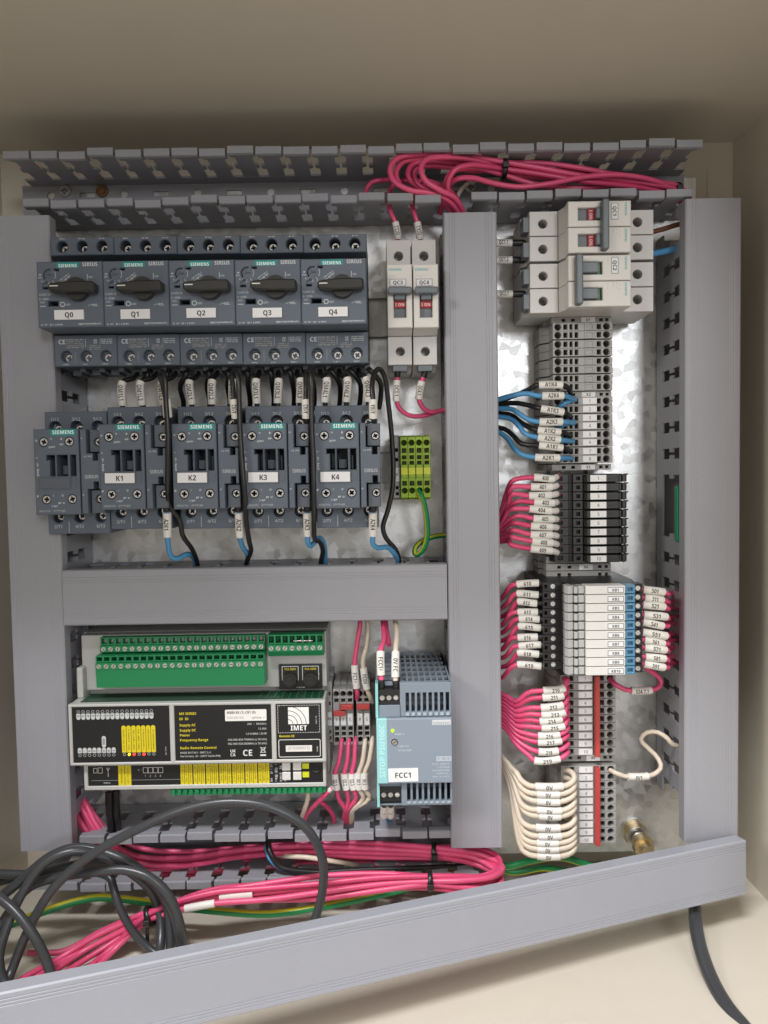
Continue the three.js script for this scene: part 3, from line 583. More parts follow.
// ---------- the black panelled controller ----------
const YEL = '#d8c51c';
const ctrlLeft = printed(70.5, 41, 16, '#17181a', (x) => {
  for (let i = 0; i < 16; i++) { const q = 4.6 + i * 3.52; x.strokeStyle = '#b9bcbd'; x.lineWidth = 0.3; x.beginPath(); x.arc(q, 3.6, 0.95, 0, 7); x.stroke(); x.fillStyle = '#c3c6c6'; x.beginPath(); x.moveTo(q - 1.5, 5); x.lineTo(q + 1.5, 5); x.lineTo(q + 1.5, 8); x.arc(q, 8, 1.5, 0, Math.PI); x.lineTo(q - 1.5, 5); x.fill(); greek(x, q - 0.9, 6, 1.8, 1.4, '#63676a', 110 + i); }
  for (let i = 0; i < 8; i++) { const q = 4.8 + i * 3.5; x.fillStyle = '#c3c6c6'; x.beginPath(); x.moveTo(q - 1.5, 34); x.lineTo(q - 1.5, 31.5); x.arc(q, 31.5, 1.5, Math.PI, 0); x.lineTo(q + 1.5, 34); x.fill(); greek(x, q - 0.9, 32, 1.8, 1.2, '#63676a', 130 + i); x.strokeStyle = '#b9bcbd'; x.beginPath(); x.arc(q, 35.6, 0.95, 0, 7); x.stroke(); }
  x.fillStyle = '#c3c6c6'; x.beginPath(); x.roundRect(20.9, 21.6, 3, 8.4, 1.4); x.fill(); greek(x, 21.5, 23, 1.7, 5, '#7b7f82', 141);
  for (let i = 0; i < 7; i++) { const q = 37 + i * 3.55; x.fillStyle = YEL; x.beginPath(); x.roundRect(q - 1.62, 14.2, 3.24, 19.8, [1.5, 1.5, 0, 0]); x.fill(); x.save(); x.translate(q - 0.6, 32); x.rotate(-Math.PI / 2); greek(x, 0, 0, 15, 1.2, '#7d7413', 150 + i); x.restore(); x.strokeStyle = '#b9bcbd'; x.beginPath(); x.arc(q, 35.4, 0.9, 0, 7); x.stroke(); }
  x.save(); x.translate(66.6, 36); x.rotate(-Math.PI / 2); greek(x, 0, 0, 6, 1, '#b9bcbd', 160); x.restore();
});
const ctrlMid = printed(70, 40.5, 20, '#17181a', (x) => {
  ['MX SERIES', 'ID  ID', 'Supply AC', 'Supply DC', 'Power', 'Frequency Range', 'Radio Remote Control'].forEach((s, i) => T(x, s, 3.4, [6.4, 10.2, 14.8, 18.6, 22.2, 25.8, 31.6][i], 2.5, YEL, { bold: true }));
  x.fillStyle = '#e6e4df'; x.beginPath(); x.roundRect(36.6, 3.6, 30, 8.4, 0.8); x.fill(); T(x, 'M880 RX (1) CB1 (0)', 37.8, 6.2, 2.5, '#2a2a2c', { bold: true, max: 21 }); T(x, '2200 (50-60)', 37.8, 9.8, 2.2, '#8a8886', { max: 15 }); greek(x, 56, 9, 9, 1.6, '#9a9896', 171);
  T(x, '24V  ~  50/60Hz', 66.4, 14, 2, '#d9d9d6', { align: 'right' }); T(x, '12-30V', 66.4, 17.6, 2, '#d9d9d6', { align: 'right' }); T(x, '1,0 A MAX / 24 W', 66.4, 21.2, 2, '#d9d9d6', { align: 'right' });
  T(x, '434.040-434.790MHz (± 50 kHz)', 66.4, 25.4, 2, '#d9d9d6', { align: 'right', max: 34 }); T(x, '902.000-928.000MHz (± 50 kHz)', 66.4, 28.4, 2, '#d9d9d6', { align: 'right', max: 33 });
  T(x, 'MADE IN ITALY - IMET S.r.l.', 3.4, 34.4, 1.9, '#d9d9d6'); T(x, 'Via Fornace, 30 - 33077 Sacile (PN)', 3.4, 37, 1.9, '#d9d9d6', { max: 31 });
  T(x, 'UK', 39.6, 33.6, 3, '#d9d9d6', { bold: true }); T(x, 'CA', 39.6, 36.4, 3, '#d9d9d6', { bold: true }); T(x, 'CE', 48.6, 35.2, 6.2, '#d9d9d6', { bold: true });
  x.strokeStyle = '#d9d9d6'; x.lineWidth = 0.35; x.beginPath(); x.moveTo(61.4, 31.4); x.lineTo(65.6, 35.6); x.moveTo(65.6, 31.4); x.lineTo(61.4, 35.6); x.rect(62.2, 32, 2.6, 3.4); x.stroke(); x.fillStyle = '#d9d9d6'; x.fillRect(61.4, 36.8, 4.2, 1.2);
});
const ctrlRight = printed(33, 40.5, 20, '#17181a', (x) => {
  x.strokeStyle = '#d9d9d6'; x.lineWidth = 0.4; x.setLineDash([0.6, 0.6]); x.strokeRect(1.4, 1.2, 30, 20); x.setLineDash([]);
  x.fillStyle = '#e8e8e4'; x.fillRect(8.8, 2.6, 15, 12.4); x.strokeStyle = '#6b6d70'; x.lineWidth = 0.5; x.save(); x.beginPath(); x.rect(8.8, 2.6, 15, 12.4); x.clip(); for (const r of [3.4, 6.6, 9.8, 13]) { x.beginPath(); x.arc(8.8, 15, r, 0, 7); x.stroke(); } x.restore();
  T(x, 'IMET', 16.3, 17.6, 5, '#eeeeea', { bold: true, align: 'center', max: 14.6 });
  T(x, 'Remote ID', 2, 24, 2.2, YEL, { bold: true }); x.strokeStyle = '#d9d9d6'; x.beginPath(); x.roundRect(1.6, 26.4, 30, 12.6, 1); x.stroke(); x.fillStyle = '#dcd9d4'; x.fillRect(6.6, 30.6, 19, 4.6); T(x, '(0150040015)', 16, 33, 2.6, '#77757a', { align: 'center' });
  x.save(); x.translate(28.6, 12); x.rotate(-Math.PI / 2); greek(x, -3, 0, 6, 1, '#d9d9d6', 181); x.restore(); x.save(); x.translate(29, 34); x.rotate(-Math.PI / 2); greek(x, -2, 0, 4.6, 1, '#d9d9d6', 182); x.restore();
});
const ctrlStrip = printed(172, 15, 11, '#17181a', (x) => {
  const band = (a, b, n, s) => { x.fillStyle = YEL; x.fillRect(a, 0, b - a, 15); for (let k = 0; k < n; k++) { const q = a + ((k + 0.5) * (b - a)) / n; x.save(); x.translate(q - 0.7, 13.5); x.rotate(-Math.PI / 2); greek(x, 0, 0, 12, 1.3, '#8a8014', s + k); x.restore(); x.fillStyle = '#2b2a12'; x.fillRect(q + (b - a) / n / 2 - 0.15, 0, 0.3, 15); } };
  x.strokeStyle = '#d9d9d6'; x.lineWidth = 0.35; x.strokeRect(4, 2, 2.6, 3.4); x.strokeRect(7.4, 1.6, 3, 4); x.beginPath(); x.moveTo(13.4, 1.6); x.lineTo(14.6, 4); x.lineTo(15.8, 1.6); x.moveTo(14.6, 1.6); x.lineTo(14.6, 8.4); x.stroke(); x.fillStyle = '#9a9a97'; x.fillRect(2, 11, 68, 0.3); greek(x, 11, 12.4, 5, 1.3, LT, 190);
  band(22, 31.6, 2, 200);
  for (let k = 0; k < 4; k++) { x.strokeStyle = '#d9d9d6'; x.strokeRect(40.4 + k * 3.7, 2, 3.2, 4); T(x, String(k + 1), 41.2 + k * 3.7, 8, 1.9, '#d9d9d6'); } greek(x, 36.6, 3, 3, 1.6, LT, 191);
  let a = 67.6; for (const [w, n] of [[8.8, 3], [8.6, 3], [9, 3], [8.8, 3], [8.8, 3], [8.8, 3], [8.2, 3]]) { band(a, a + w, n, 220 + a); a += w + 0.7; }
  for (let k = 0; k < 4; k++) { x.save(); x.translate(134.4 + k * 3.4, 14); x.rotate(-Math.PI / 2); greek(x, 0, -1.2, 13, 2.3, '#b7b9ba', 260 + k); x.restore(); }
});
{
  const t = thing('controller', 'pale grey radio controller with black panels and green plug rows', 'controller', [0, 0, 0]);
  mesh('housing', mg(rb(-231, -44.6, -231, -117.6, 6, 40, 1.2), rb(-229, -45, -160, -118, 38, 50, 1), rb(-230.6, -225.4, -164, -140.5, 42, 58, 1.6)), M.lightBody, t);
  // raised front box with its frame
  const win = [slotPoly(rectPts(-228, -157.5, -206.3, -165.3)), slotPoly(rectPts(-154, -84, -206, -165.5)), slotPoly(rectPts(-80.6, -47.6, -206, -165.5))];
  mesh('front_frame', mg(plate(-230.4, -44.8, -208.2, -163.4, 70, 75.2, win, 0.5), bx(-230, -45.2, -207.8, -163.8, 46, 70)), M.lightBody, t);
  mesh('vent_strip', bx(-224, -47, -163.9, -163.1, 48, 68), M.smoke, t);
  for (let k = 0; k < 9; k++) mesh('vent_rib', bx(-94 + k * 5.4, -92.4 + k * 5.4, -163.2, -162.7, 48.5, 67.5), M.board, t);
  const pl = (m, x0, x1, y0, y1, z) => mesh('front_panel', planarUV(bx(x0, x1, y0, y1, z - 3, z), x0, x1, y0, y1), m, t);
  pl(ctrlLeft, -228, -157.5, -206.3, -165.3, 74.3); pl(ctrlMid, -154, -84, -206, -165.5, 74.3); pl(ctrlRight, -80.6, -47.6, -206, -165.5, 74.3);
  mesh('lower_frame', mg(plate(-222.6, -45.6, -228.6, -208.4, 60, 70, [slotPoly(rectPts(-219.8, -47.8, -225.6, -210.6))], 0.4), bx(-222, -46, -228, -208.8, 44, 60)), M.lightBody, t);
  const strip = mesh('lower_panel', planarUV(bx(-219.8, -47.8, -225.6, -210.6, 66, 69), -219.8, -47.8, -225.6, -210.6), ctrlStrip, t);
  for (const [x, y] of [[-74.6, -213.2], [-66.6, -213.2], [-74.6, -220.4], [-66.6, -220.4]]) mesh('white_plug', rb(x - 3.1, x + 3.1, y - 3, y + 3, 68.8, 70.2, 0.5), M.white, t);
  for (const y of [-213.2, -219.6]) mesh('yellow_mark', bx(-62.8, -58, y - 2, y + 2, 68.9, 69.6), M.peYellow, t);
  mesh('jack_socket', mg(new THREE.TorusGeometry(3.2, 0.8, 8, 18).translate(-52.8, -214.8, 69.2), cyl(2.4, 68.6, 69.5, -52.8, -214.8)), M.black, t);
  // indicator lamps
  const led = (x, y, c, i) => { const o = mesh('led_lamp', cyl(1, 74.2, 75, x, y, 10), new THREE.MeshStandardMaterial({ color: lin(0.3, 0.05, 0.05), emissive: new THREE.Color(c), emissiveIntensity: i }), t); return o; };
  led(-187.4, -200.7, '#ffe600', 1.4); led(-183.9, -200.7, '#ff2a1e', 1.8); led(-176.8, -200.7, '#ff2a1e', 1.8);
  // green plug rows: body, screws, wire mouths
  const plug = (x0, x1, y0, y1, z, n, o = {}) => {
    const yS = o.screw, w = (x1 - x0) / n, p = mesh('green_plug', mg(exX([[y0, 46], [y0, z - (o.slope ?? 3)], [yS - 2.6, z - 0.4], [yS - 2.4, z], [yS + 2.4, z], [yS + 2.6, z - 10], [y1, z - 10], [y1, 46]], x0, x1, 0.2), plate(x0, x1, yS + 2.62, y1, z - 10, z - 1.4, Array.from({ length: n }, (_, k) => slot(x0 + (k + 0.5) * w - w * 0.37, x0 + (k + 0.5) * w + w * 0.37, yS + 3.5, y1 - 0.8)))), M.green, t);
    for (let k = 0; k < n; k++) { const q = x0 + (k + 0.5) * w; mesh('plug_screw', k % 3 ? SLOT15 : SLOT15b, M.steel, p, [q, yS, z - 0.8], (k % 5) * 0.3); }
    return p;
  };
  plug(-212, -90, -130.2, -118.6, 58, 23, { screw: -127 });
  plug(-213, -89.4, -154, -130.6, 66, 23, { screw: -138, slope: 1.2 });
  plug(-87.2, -46.2, -134, -118, 62, 8, { screw: -127.6 });
  mesh('bare_link', rb(-68, -54, -122.6, -121.8, 58, 63, 0.2), M.steel, t);
  mesh('green_plug', mg(bx(-160, -46.4, -234, -228.9, 48, 67.4), ...Array.from({ length: 26 }, (_, k) => bx(-159 + k * 4.3, -156.4 + k * 4.3, -233.6, -229.4, 67, 69.4))), M.green, t);
  // fuse field
  mesh('fuse_panel', planarUV(bx(-80.6, -48.4, -160.8, -142.2, 50, 52.6), -80.6, -48.4, -160.8, -142.2), printed(32.2, 18.8, 16, '#1a1b1d', (x) => {
    for (const q of [8.4, 23.6]) { T(x, 'T1A 250V', q, 3.2, 2.1, YEL, { bold: true, align: 'center' }); x.strokeStyle = '#c9cccd'; x.lineWidth = 0.5; x.beginPath(); x.moveTo(q - 6, 12); x.lineTo(q - 6, 1.4); x.lineTo(q + 6, 1.4); x.lineTo(q + 6, 12); x.stroke(); } greek(x, 13, 17, 6, 1, LT, 270);
  }), t);
  for (const q of [-72.4, -56.8]) { mesh('fuse_cap', mg(cyl(5.4, 52, 58, q, -153, 26, 5), cyl(3.4, 58, 59.2, q, -153, 18)), M.knob, t); mesh('cap_slot', bx(q - 2.6, q + 2.6, -153.2, -152.4, 59.1, 59.5), M.knob, t); }
  mesh('aerial_socket', mg(cyl(3.4, 0, 5, 0, 0, 6)).rotateX(-Math.PI / 2).translate(-197, -231, 58), M.brass, t);
}

// ---------- power supply ----------
const psuFront = printed(52, 45.4, 18, '#808b98', (x) => {
  x.fillStyle = '#8ec3c6'; x.fillRect(0, 0, 7.2, 45.4); x.save(); x.translate(3.6, 41); x.rotate(-Math.PI / 2); T(x, 'SITOP PSU100C', 0, 0, 5.2, '#a9d6d8', { bold: true, max: 39 }); x.restore();
  greek(x, 12.4, 10, 7, 1.4, '#a5adb7', 280); greek(x, 15, 18.4, 7, 1.5, '#a5adb7', 281); greek(x, 15, 21.4, 9, 1.5, '#a5adb7', 282);
  x.fillStyle = '#c4c6c8'; x.fillRect(38.4, 1.2, 12.8, 3.6); T(x, 'SIEMENS', 44.8, 3.1, 2.8, '#8c949c', { bold: true, align: 'center' });
  x.fillStyle = '#a9b0b9'; x.fillRect(41, 26.6, 10.2, 3.4); greek(x, 42, 27.3, 8, 2, '#808b98', 283); for (let k = 0; k < 5; k++) greek(x, 38 + (k % 2) * 3, 31.4 + k * 2.2, 12 - (k % 2) * 3, 1.3, '#a5adb7', 284 + k);
});
{
  const t = thing('power_supply', 'blue grey power supply with teal edge and white label lettered FCC1', 'power supply', [-7.8, -187.6, 0]);
  const W = 52, top = 43, bot = -43;
  mesh('housing', mg(bx(0.6, W - 0.6, bot + 1, top - 22, 8, 72)), M.psu, t);
  mesh('side_panel', mg(bx(0, 1.2, bot, top, 8, 100), bx(W - 1.2, W, bot, top, 8, 100), bx(0, W, bot, bot + 1.2, 8, 100), bx(1.2, W - 1.2, top - 23, top - 22, 8, 90)), M.psu, t);
  // slotted front above and below the panel
  const slits = (y0, y1) => Array.from({ length: 8 }, (_, k) => slot(20.6 + k * 3.95, 22.9 + k * 3.95, y0, y1));
  mesh('upper_grille', plate(16.6, W, 19.6, top, 97, 101, slits(22.6, 36), 0.3), M.psu, t);
  mesh('lower_grille', plate(16.6, W, bot, -26, 97, 101, slits(-40, -27.2), 0.3), M.psu, t);
  for (let k = 0; k < 8; k++) { mesh('grille_lip', bx(20.6 + k * 3.95, 22.9 + k * 3.95, 20.4, 22.4, 100.8, 102.4), M.psuLip, t); mesh('grille_lip', bx(20.6 + k * 3.95, 22.9 + k * 3.95, -41.4, -40.2, 100.8, 101.8), M.psuLip, t); }
  // open lattice on top
  for (let k = 0; k < 9; k++) mesh('top_rib', bx(17.2 + k * 4.2, 18.5 + k * 4.2, top - 8, top, 12, 97), M.psu, t);
  for (let k = 0; k < 7; k++) mesh('top_bar', bx(1.2, W - 1.2, top - 3, top - 0.4, 12 + k * 13.6, 14 + k * 13.6), M.psu, t);
  mesh('top_edge', bx(1.2, W - 1.2, top - 4, top + 0.3, 8, 11.6), M.psu, t);
  mesh('front_panel', planarUV(rb(0, W, -26, 19.4, 96, 105, 0.8), 0, W, -26, 19.4), psuFront, t);
  mesh('teal_edge', bx(-0.2, 1.6, 19.5, top, 92, 103), M.teal, t); mesh('teal_edge', bx(-0.2, 1.6, bot, -26.1, 92, 103), M.teal, t);
  // plug-in screw terminals
  for (const [y, s] of [[32.6, 1], [-35.6, -1]]) {
    const p = mesh('screw_terminal', mg(plate(1.8, 16.4, y - 4.4, y + 6, 86, 101, [slot(2.6, 6.2, y - 2, y + 2), slot(7.3, 10.9, y - 2, y + 2), slot(12, 15.6, y - 2, y + 2)])), M.black, t);
    for (const q of [-4.7, 0, 4.7]) mesh('terminal_screw', SLOT15, M.steel, p, [9.1 + q, y, 99], q * 0.5);
  }
  mesh('terminal_mark', rb(1.8, 16.6, 19.6, 27.9, 90, 102, 0.3), M.psu, t); mesh('terminal_mark', rb(1.8, 16.4, -31, -26.2, 90, 100, 0.3), M.psu, t);
  mesh('led_lamp', cyl(1.2, 104.6, 105.5, 11.2, 11.2, 12), new THREE.MeshStandardMaterial({ color: lin(0.2, 0.4, 0.02), emissive: new THREE.Color('#a6f000'), emissiveIntensity: 1.1 }), t);
  mesh('adjuster', mg(cyl(2.3, 104.8, 105.15, 12.4, 3.2, 18)), M.black, t); mesh('adjuster_screw', SLOT15, M.steel, t, [12.4, 3.2, 104.4]);
  labelPlate('FCC1', 20.6, 9.4, t, [18, -19.8, 105], { size: 5, thick: 0.3, spin: 0.01 });
}

// ---------- brass earth stud at the foot of the plate ----------
{
  const t = thing('earth_stud', 'brass earth stud with nuts below the red combed terminals', 'earth stud', [201.5, -298.8, 0]);
  const ax = new THREE.Group();
  mesh('hex_nut', cyl(10, 2, 10, 0, 0, 6), M.brass, t); mesh('washer', cyl(12, 0.2, 2, 0, 0, 20), M.steel, t);
  mesh('bolt', cyl(5, 0, 36, 0, 0, 16), M.brass, t); mesh('washer', cyl(9, 10, 12, 0, 0, 20), M.steel, t); mesh('hex_nut', cyl(8.6, 18, 27, 0, 0, 6), M.brass, t); mesh('spring_washer', new THREE.TorusGeometry(6, 1.2, 6, 18).translate(0, 0, 15), M.steel, t);
  mesh('earth_mark', rb(2, 9, -13.5, -8.5, 0.2, 8, 0.5), M.yellowPaint, t);
}

// ---------- wires and cables ----------
function tube(curve, t0, t1, r, seg, rad, sub) {          // capped tube along part of a curve, uv: along, around
  const c = new THREE.Curve(); c.getPoint = (t, o = V()) => { curve.getPoint(t0 + (t1 - t0) * t, o); return sub ? o.sub(sub) : o; };
  const P = [], fr = { t: [], n: [], b: [] };
  for (let i = 0; i <= seg; i++) { P.push(c.getPoint(i / seg)); }
  for (let i = 0; i <= seg; i++) fr.t.push(V().subVectors(P[Math.min(i + 1, seg)], P[Math.max(i - 1, 0)]).normalize());
  let n = V(0, 0, 1); n.addScaledVector(fr.t[0], -n.dot(fr.t[0])); if (n.lengthSq() < 0.05) { n.set(1, 0, 0); n.addScaledVector(fr.t[0], -n.dot(fr.t[0])); }
  const pos = [], nor = [], uv = [], idx = [], q = V();
  const ring = (p, nn, bb, v, capN) => { for (let k = 0; k <= rad; k++) { const a = (k / rad) * Math.PI * 2; q.copy(nn).multiplyScalar(Math.cos(a)).addScaledVector(bb, Math.sin(a)); pos.push(p.x + q.x * r, p.y + q.y * r, p.z + q.z * r); const m = capN ?? q; nor.push(m.x, m.y, m.z); uv.push(v, k / rad); } };
  for (let i = 0; i <= seg; i++) {
    n.addScaledVector(fr.t[i], -n.dot(fr.t[i])).normalize(); const b = V().crossVectors(fr.t[i], n);
    ring(P[i], n, b, i / seg);
    if (i) for (let k = 0; k < rad; k++) { const a = (i - 1) * (rad + 1) + k, d = a + rad + 1; idx.push(a, a + 1, d, a + 1, d + 1, d); }
    if (i === 0 || i === seg) fr.n[i] = n.clone();
  }
  for (const i of [0, seg]) {
    const base = pos.length / 3, b = V().crossVectors(fr.t[i], fr.n[i]), out = fr.t[i].clone().multiplyScalar(i ? 1 : -1);
    ring(P[i], fr.n[i], b, i ? 1 : 0, out); pos.push(P[i].x, P[i].y, P[i].z); nor.push(out.x, out.y, out.z); uv.push(i ? 1 : 0, 0);
    for (let k = 0; k < rad; k++) idx.push(...(i ? [base + k, base + k + 1, base + rad + 1] : [base + k + 1, base + k, base + rad + 1]));
  }
  const g = new THREE.BufferGeometry();
  g.setAttribute('position', new THREE.Float32BufferAttribute(pos, 3)); g.setAttribute('normal', new THREE.Float32BufferAttribute(nor, 3)); g.setAttribute('uv', new THREE.Float32BufferAttribute(uv, 2)); g.setIndex(idx);
  return g;
}
const lenOf = (pts) => { let l = 0; for (let i = 1; i < pts.length; i++) l += Math.hypot(pts[i][0] - pts[i - 1][0], pts[i][1] - pts[i - 1][1], pts[i][2] - pts[i - 1][2]); return l; };
function sleeveCell(text) {
  const key = `sleeve ${text}`;
  if (!cells.has(key)) cells.set(key, cell(190, 130, (x, w, h) => {
    x.fillStyle = '#efece6'; x.fillRect(0, 0, w, h); x.fillStyle = '#17171a'; x.textAlign = 'center'; x.textBaseline = 'middle';
    x.font = 'bold 34px sans-serif'; for (const y of [0, 0.5, 1]) x.fillText(text, w / 2, h * y, w * 0.82);
  }));
  return cells.get(key);
}
// pts: points in mm; sleeves: [from, to, text] in point numbers; ferrules: [from, to, material]
function wire(label, mat, r, pts, o = {}) {
  const curve = new THREE.CatmullRomCurve3(pts.map((p) => V(...p)), false, 'centripetal'), n = pts.length - 1, base = V(...pts[0]);
  const L = lenOf(pts), t = thing(o.name ?? 'wire', label, o.category ?? 'wire', pts[0], 0, o.group);
  const sheath = (a, b, m) => mesh('sheath', tube(curve, a, b, r, Math.max(6, Math.round((L * (b - a)) / (o.step ?? 4))), o.rad ?? 9, base), m, t);
  if (o.keep) { const g = tube(curve, 0, 1, r, Math.max(6, Math.round(L / 4)), 12, base); g.userData.uvKept = true; mesh('sheath', g, mat, t); }
  else sheath(0, 1, mat);
  for (const [a, b, text, rr] of o.sleeves ?? []) { const c = sleeveCell(text), g = tube(curve, a / n, b / n, rr ?? r + 0.85, 7, 10, base), uv = g.attributes.uv; for (let i = 0; i < uv.count; i++) uv.setXY(i, c.u0 + uv.getX(i) * (c.u1 - c.u0), c.v1 - uv.getY(i) * (c.v1 - c.v0)); g.userData.uvKept = true; mesh('marker_sleeve', g, c.mat, t); }
  for (const [a, b, m, rr] of o.ferrules ?? []) mesh('ferrule', tube(curve, a / n, b / n, rr ?? r + 0.35, 4, 9, base), m, t);
  return t;
}
const striped = (() => {
  const c = document.createElement('canvas'); c.width = 8; c.height = 128; const x = c.getContext('2d'); x.fillStyle = '#1b8a4e'; x.fillRect(0, 0, 8, 128); x.fillStyle = '#c9c42c'; x.fillRect(0, 8, 8, 30);
  const t = new THREE.CanvasTexture(c); t.colorSpace = THREE.SRGBColorSpace; t.wrapS = t.wrapT = THREE.RepeatWrapping; return new THREE.MeshPhysicalMaterial({ map: t, roughness: 0.42 });
})();
const greenLead = (() => {
  const c = document.createElement('canvas'); c.width = 8; c.height = 128; const x = c.getContext('2d'); x.fillStyle = '#1b8a4e'; x.fillRect(0, 0, 8, 128); x.fillStyle = '#c9c42c'; x.fillRect(0, 100, 8, 20);
  const t = new THREE.CanvasTexture(c); t.colorSpace = THREE.SRGBColorSpace; t.wrapS = t.wrapT = THREE.RepeatWrapping; return new THREE.MeshPhysicalMaterial({ map: t, roughness: 0.42 });
})();
const add = (p, d) => [p[0] + d[0], p[1] + d[1], p[2] + d[2]];

// motor starter to contactor
const KX = [-171.4, -121.6, -73.6, -24.3];
for (let i = 1; i <= 4; i++) for (let j = 0; j < 3; j++) {
  const xq = -209.9 + i * 44.62 - 14 + 14 * j, xk = KX[i - 1] - 1.6 + [-14.8, 0.3, 15.4][j], dz = (rnd() - 0.5) * 3, code = `QM${i}L${j + 1}`;
  wire(`black wire with white sleeve lettered ${code} above contactor K${i}`, M.wireBlack, 1.9, [[xq, 79, 46], [xq + (xk - xq) * 0.2, 72, 57 + dz], [xk + (rnd() - 0.5) * 2.4, 68.5, 63 + dz], [xk + (rnd() - 0.5) * 1.2, 51.5, 64 + dz * 0.5], [xk, 43.6, 62]], { group: 'black wires between starters and contactors', sleeves: [[2, 3, code, 3.1]] });
  wire(`plain black wire looping below the motor starter Q${i}`, M.wireBlack, 1.9, [[xq + 5, 79, 54], [xq + 9.5, 74, 60], [xk + 9.6, 66, 54], [xk + 9.4, 56, 45], [xk + 8, 48.5, 40]], { group: 'plain black loops under the starters' });
}
// coil wires
[
  [[[-148.0, 36.3, 88], [-147.5, 40.8, 92], [-148.5, 52.5, 92], [-150.8, 62.3, 90], [-152.1, 69.6, 92], [-149.3, 71.7, 97], [-146.1, 66.3, 102], [-145.9, 50.2, 102], [-145.1, 31.4, 102], [-146.0, 11.1, 101], [-148.1, -7.9, 96], [-149.5, -20.7, 86], [-145.0, -30.2, 80], [-144.1, -42.7, 74], [-140.8, -53.3, 62], [-139.8, -63.2, 52], [-140.6, -69.9, 46]]],
  [[[-100.9, 35.5, 88], [-100.7, 39.4, 92], [-101.8, 51.7, 92], [-102.6, 61.5, 90], [-102.8, 68.1, 92], [-99.7, 71.5, 97], [-96.9, 65.5, 102], [-96.6, 49.4, 102], [-96.4, 30.6, 102], [-95.6, 10.3, 102], [-94.3, -13.5, 101], [-96.3, -31.2, 88], [-96.6, -46.2, 76], [-97.7, -55.4, 62], [-102.6, -63.8, 52], [-104.5, -70.5, 46]]],
  [[[-52.4, 34.7, 88], [-52.2, 38.6, 92], [-52.3, 50.9, 92], [-52.3, 60.0, 90], [-52.0, 67.3, 92], [-49.4, 70.7, 97], [-47.4, 64.7, 102], [-47.7, 48.6, 102], [-47.8, 29.8, 102], [-47.2, 9.5, 102], [-47.5, -17.6, 101], [-49.0, -37.6, 88], [-49.4, -46.1, 78], [-46.7, -49.2, 68], [-45.4, -56.7, 58], [-47.5, -64.7, 52], [-48.8, -71.4, 46]]],
  [[[-5.9, 34.0, 88], [-6.2, 37.8, 92], [-6.3, 50.1, 92], [-6.8, 60.6, 90], [-4.6, 70.2, 84], [-1.1, 73.0, 78], [2.3, 67.4, 72], [4.2, 52.3, 66], [6.7, 23.7, 62], [6.9, -8.9, 62], [2.9, -27.1, 62], [-0.9, -39.5, 62], [1.2, -47.7, 60], [8.4, -57.1, 56], [10.6, -65.9, 50], [10.6, -72.4, 46]]],
].forEach(([p], i) => wire(`long black coil wire with sleeve lettered A1K${i + 1} hanging beside contactor K${i + 1}`, M.wireBlack, 1.8, p, { group: 'black coil wires of the contactors', sleeves: [[1, 2, `A1K${i + 1}`, 3.1]] }));
[
  [[-151.5, -16.4, 86], [-152.0, -22.0, 86], [-152.3, -24.9, 84], [-154.1, -42.2, 78], [-154.7, -49.7, 74], [-154.7, -57.5, 68], [-151.5, -60.2, 64], [-145.6, -57.3, 58], [-142.4, -61.1, 50], [-142.5, -69.3, 44]],
  [[-101.5, -17.3, 86], [-101.7, -22.9, 86], [-101.8, -25.7, 84], [-102.6, -43.1, 78], [-103.1, -48.6, 72], [-102.1, -53.5, 66], [-101.4, -57.3, 58], [-101.8, -61.6, 52], [-103.3, -65.8, 48], [-104.8, -70.7, 44]],
  [[-53.7, -18.0, 86], [-53.8, -23.6, 86], [-54.0, -26.5, 84], [-54.3, -43.2, 78], [-54.8, -49.2, 74], [-53.0, -51.8, 70], [-48.2, -46.4, 66], [-45.1, -49.2, 60], [-44.4, -59.6, 52], [-45.2, -71.0, 44]],
  [[-7.5, -18.8, 86], [-7.6, -24.4, 86], [-7.7, -27.3, 84], [-8.1, -44.0, 78], [-8.3, -50.7, 74], [-4.8, -54.0, 70], [1.8, -54.0, 64], [6.9, -59.1, 58], [9.8, -65.9, 50], [9.9, -72.6, 44]],
].forEach((p, i) => wire(`short blue wire with sleeve lettered A2K${i + 1} below contactor K${i + 1}`, M.wireBlue, 1.9, p, { group: 'blue coil wires of the contactors', sleeves: [[2, 3, `A2K${i + 1}`, 3.1]], ferrules: [[0, 1.6, M.black, 2.4]] }));

// single breakers
wire('pink wire with sleeve rising from breaker QC3 into the top duct', M.pink, 1.7, [[13.0, 168.6, 40], [13.7, 172.8, 46], [11.6, 183.2, 50], [8.7, 189.7, 50], [7.5, 198.9, 44], [9.2, 211.8, 38], [16.1, 217.6, 36], [38.8, 215.6, 30], [51.1, 206.4, 26]], { group: 'pink wires on top of the single breakers', sleeves: [[1, 2, 'QC3.2', 2.7]] });
wire('pink wire with sleeve rising from breaker QC4 into the top duct', M.pink, 1.7, [[30.8, 168.4, 40], [29.9, 172.5, 46], [27.7, 182.9, 50], [25.6, 189.4, 50], [24.4, 198.6, 44], [25.5, 209.4, 40], [32.5, 218.0, 36], [46.3, 215.5, 30], [54.1, 206.3, 26]], { group: 'pink wires on top of the single breakers', sleeves: [[1, 2, 'QC4.2', 2.7]] });
wire('pink wire with sleeve curving from breaker QC3 into the duct', M.pink, 1.8, [[11.4, 78.6, 50], [11.7, 74.2, 50], [11.3, 68.6, 48], [10.7, 53.3, 46], [13.2, 47.5, 44], [21.5, 42.4, 40], [33.8, 43.2, 36], [43.8, 46.3, 34], [55.4, 47.0, 32]], { group: 'pink wires below the single breakers', sleeves: [[2, 3, 'QC3.1', 2.8]], ferrules: [[0.4, 1.6, M.black, 2.3]] });
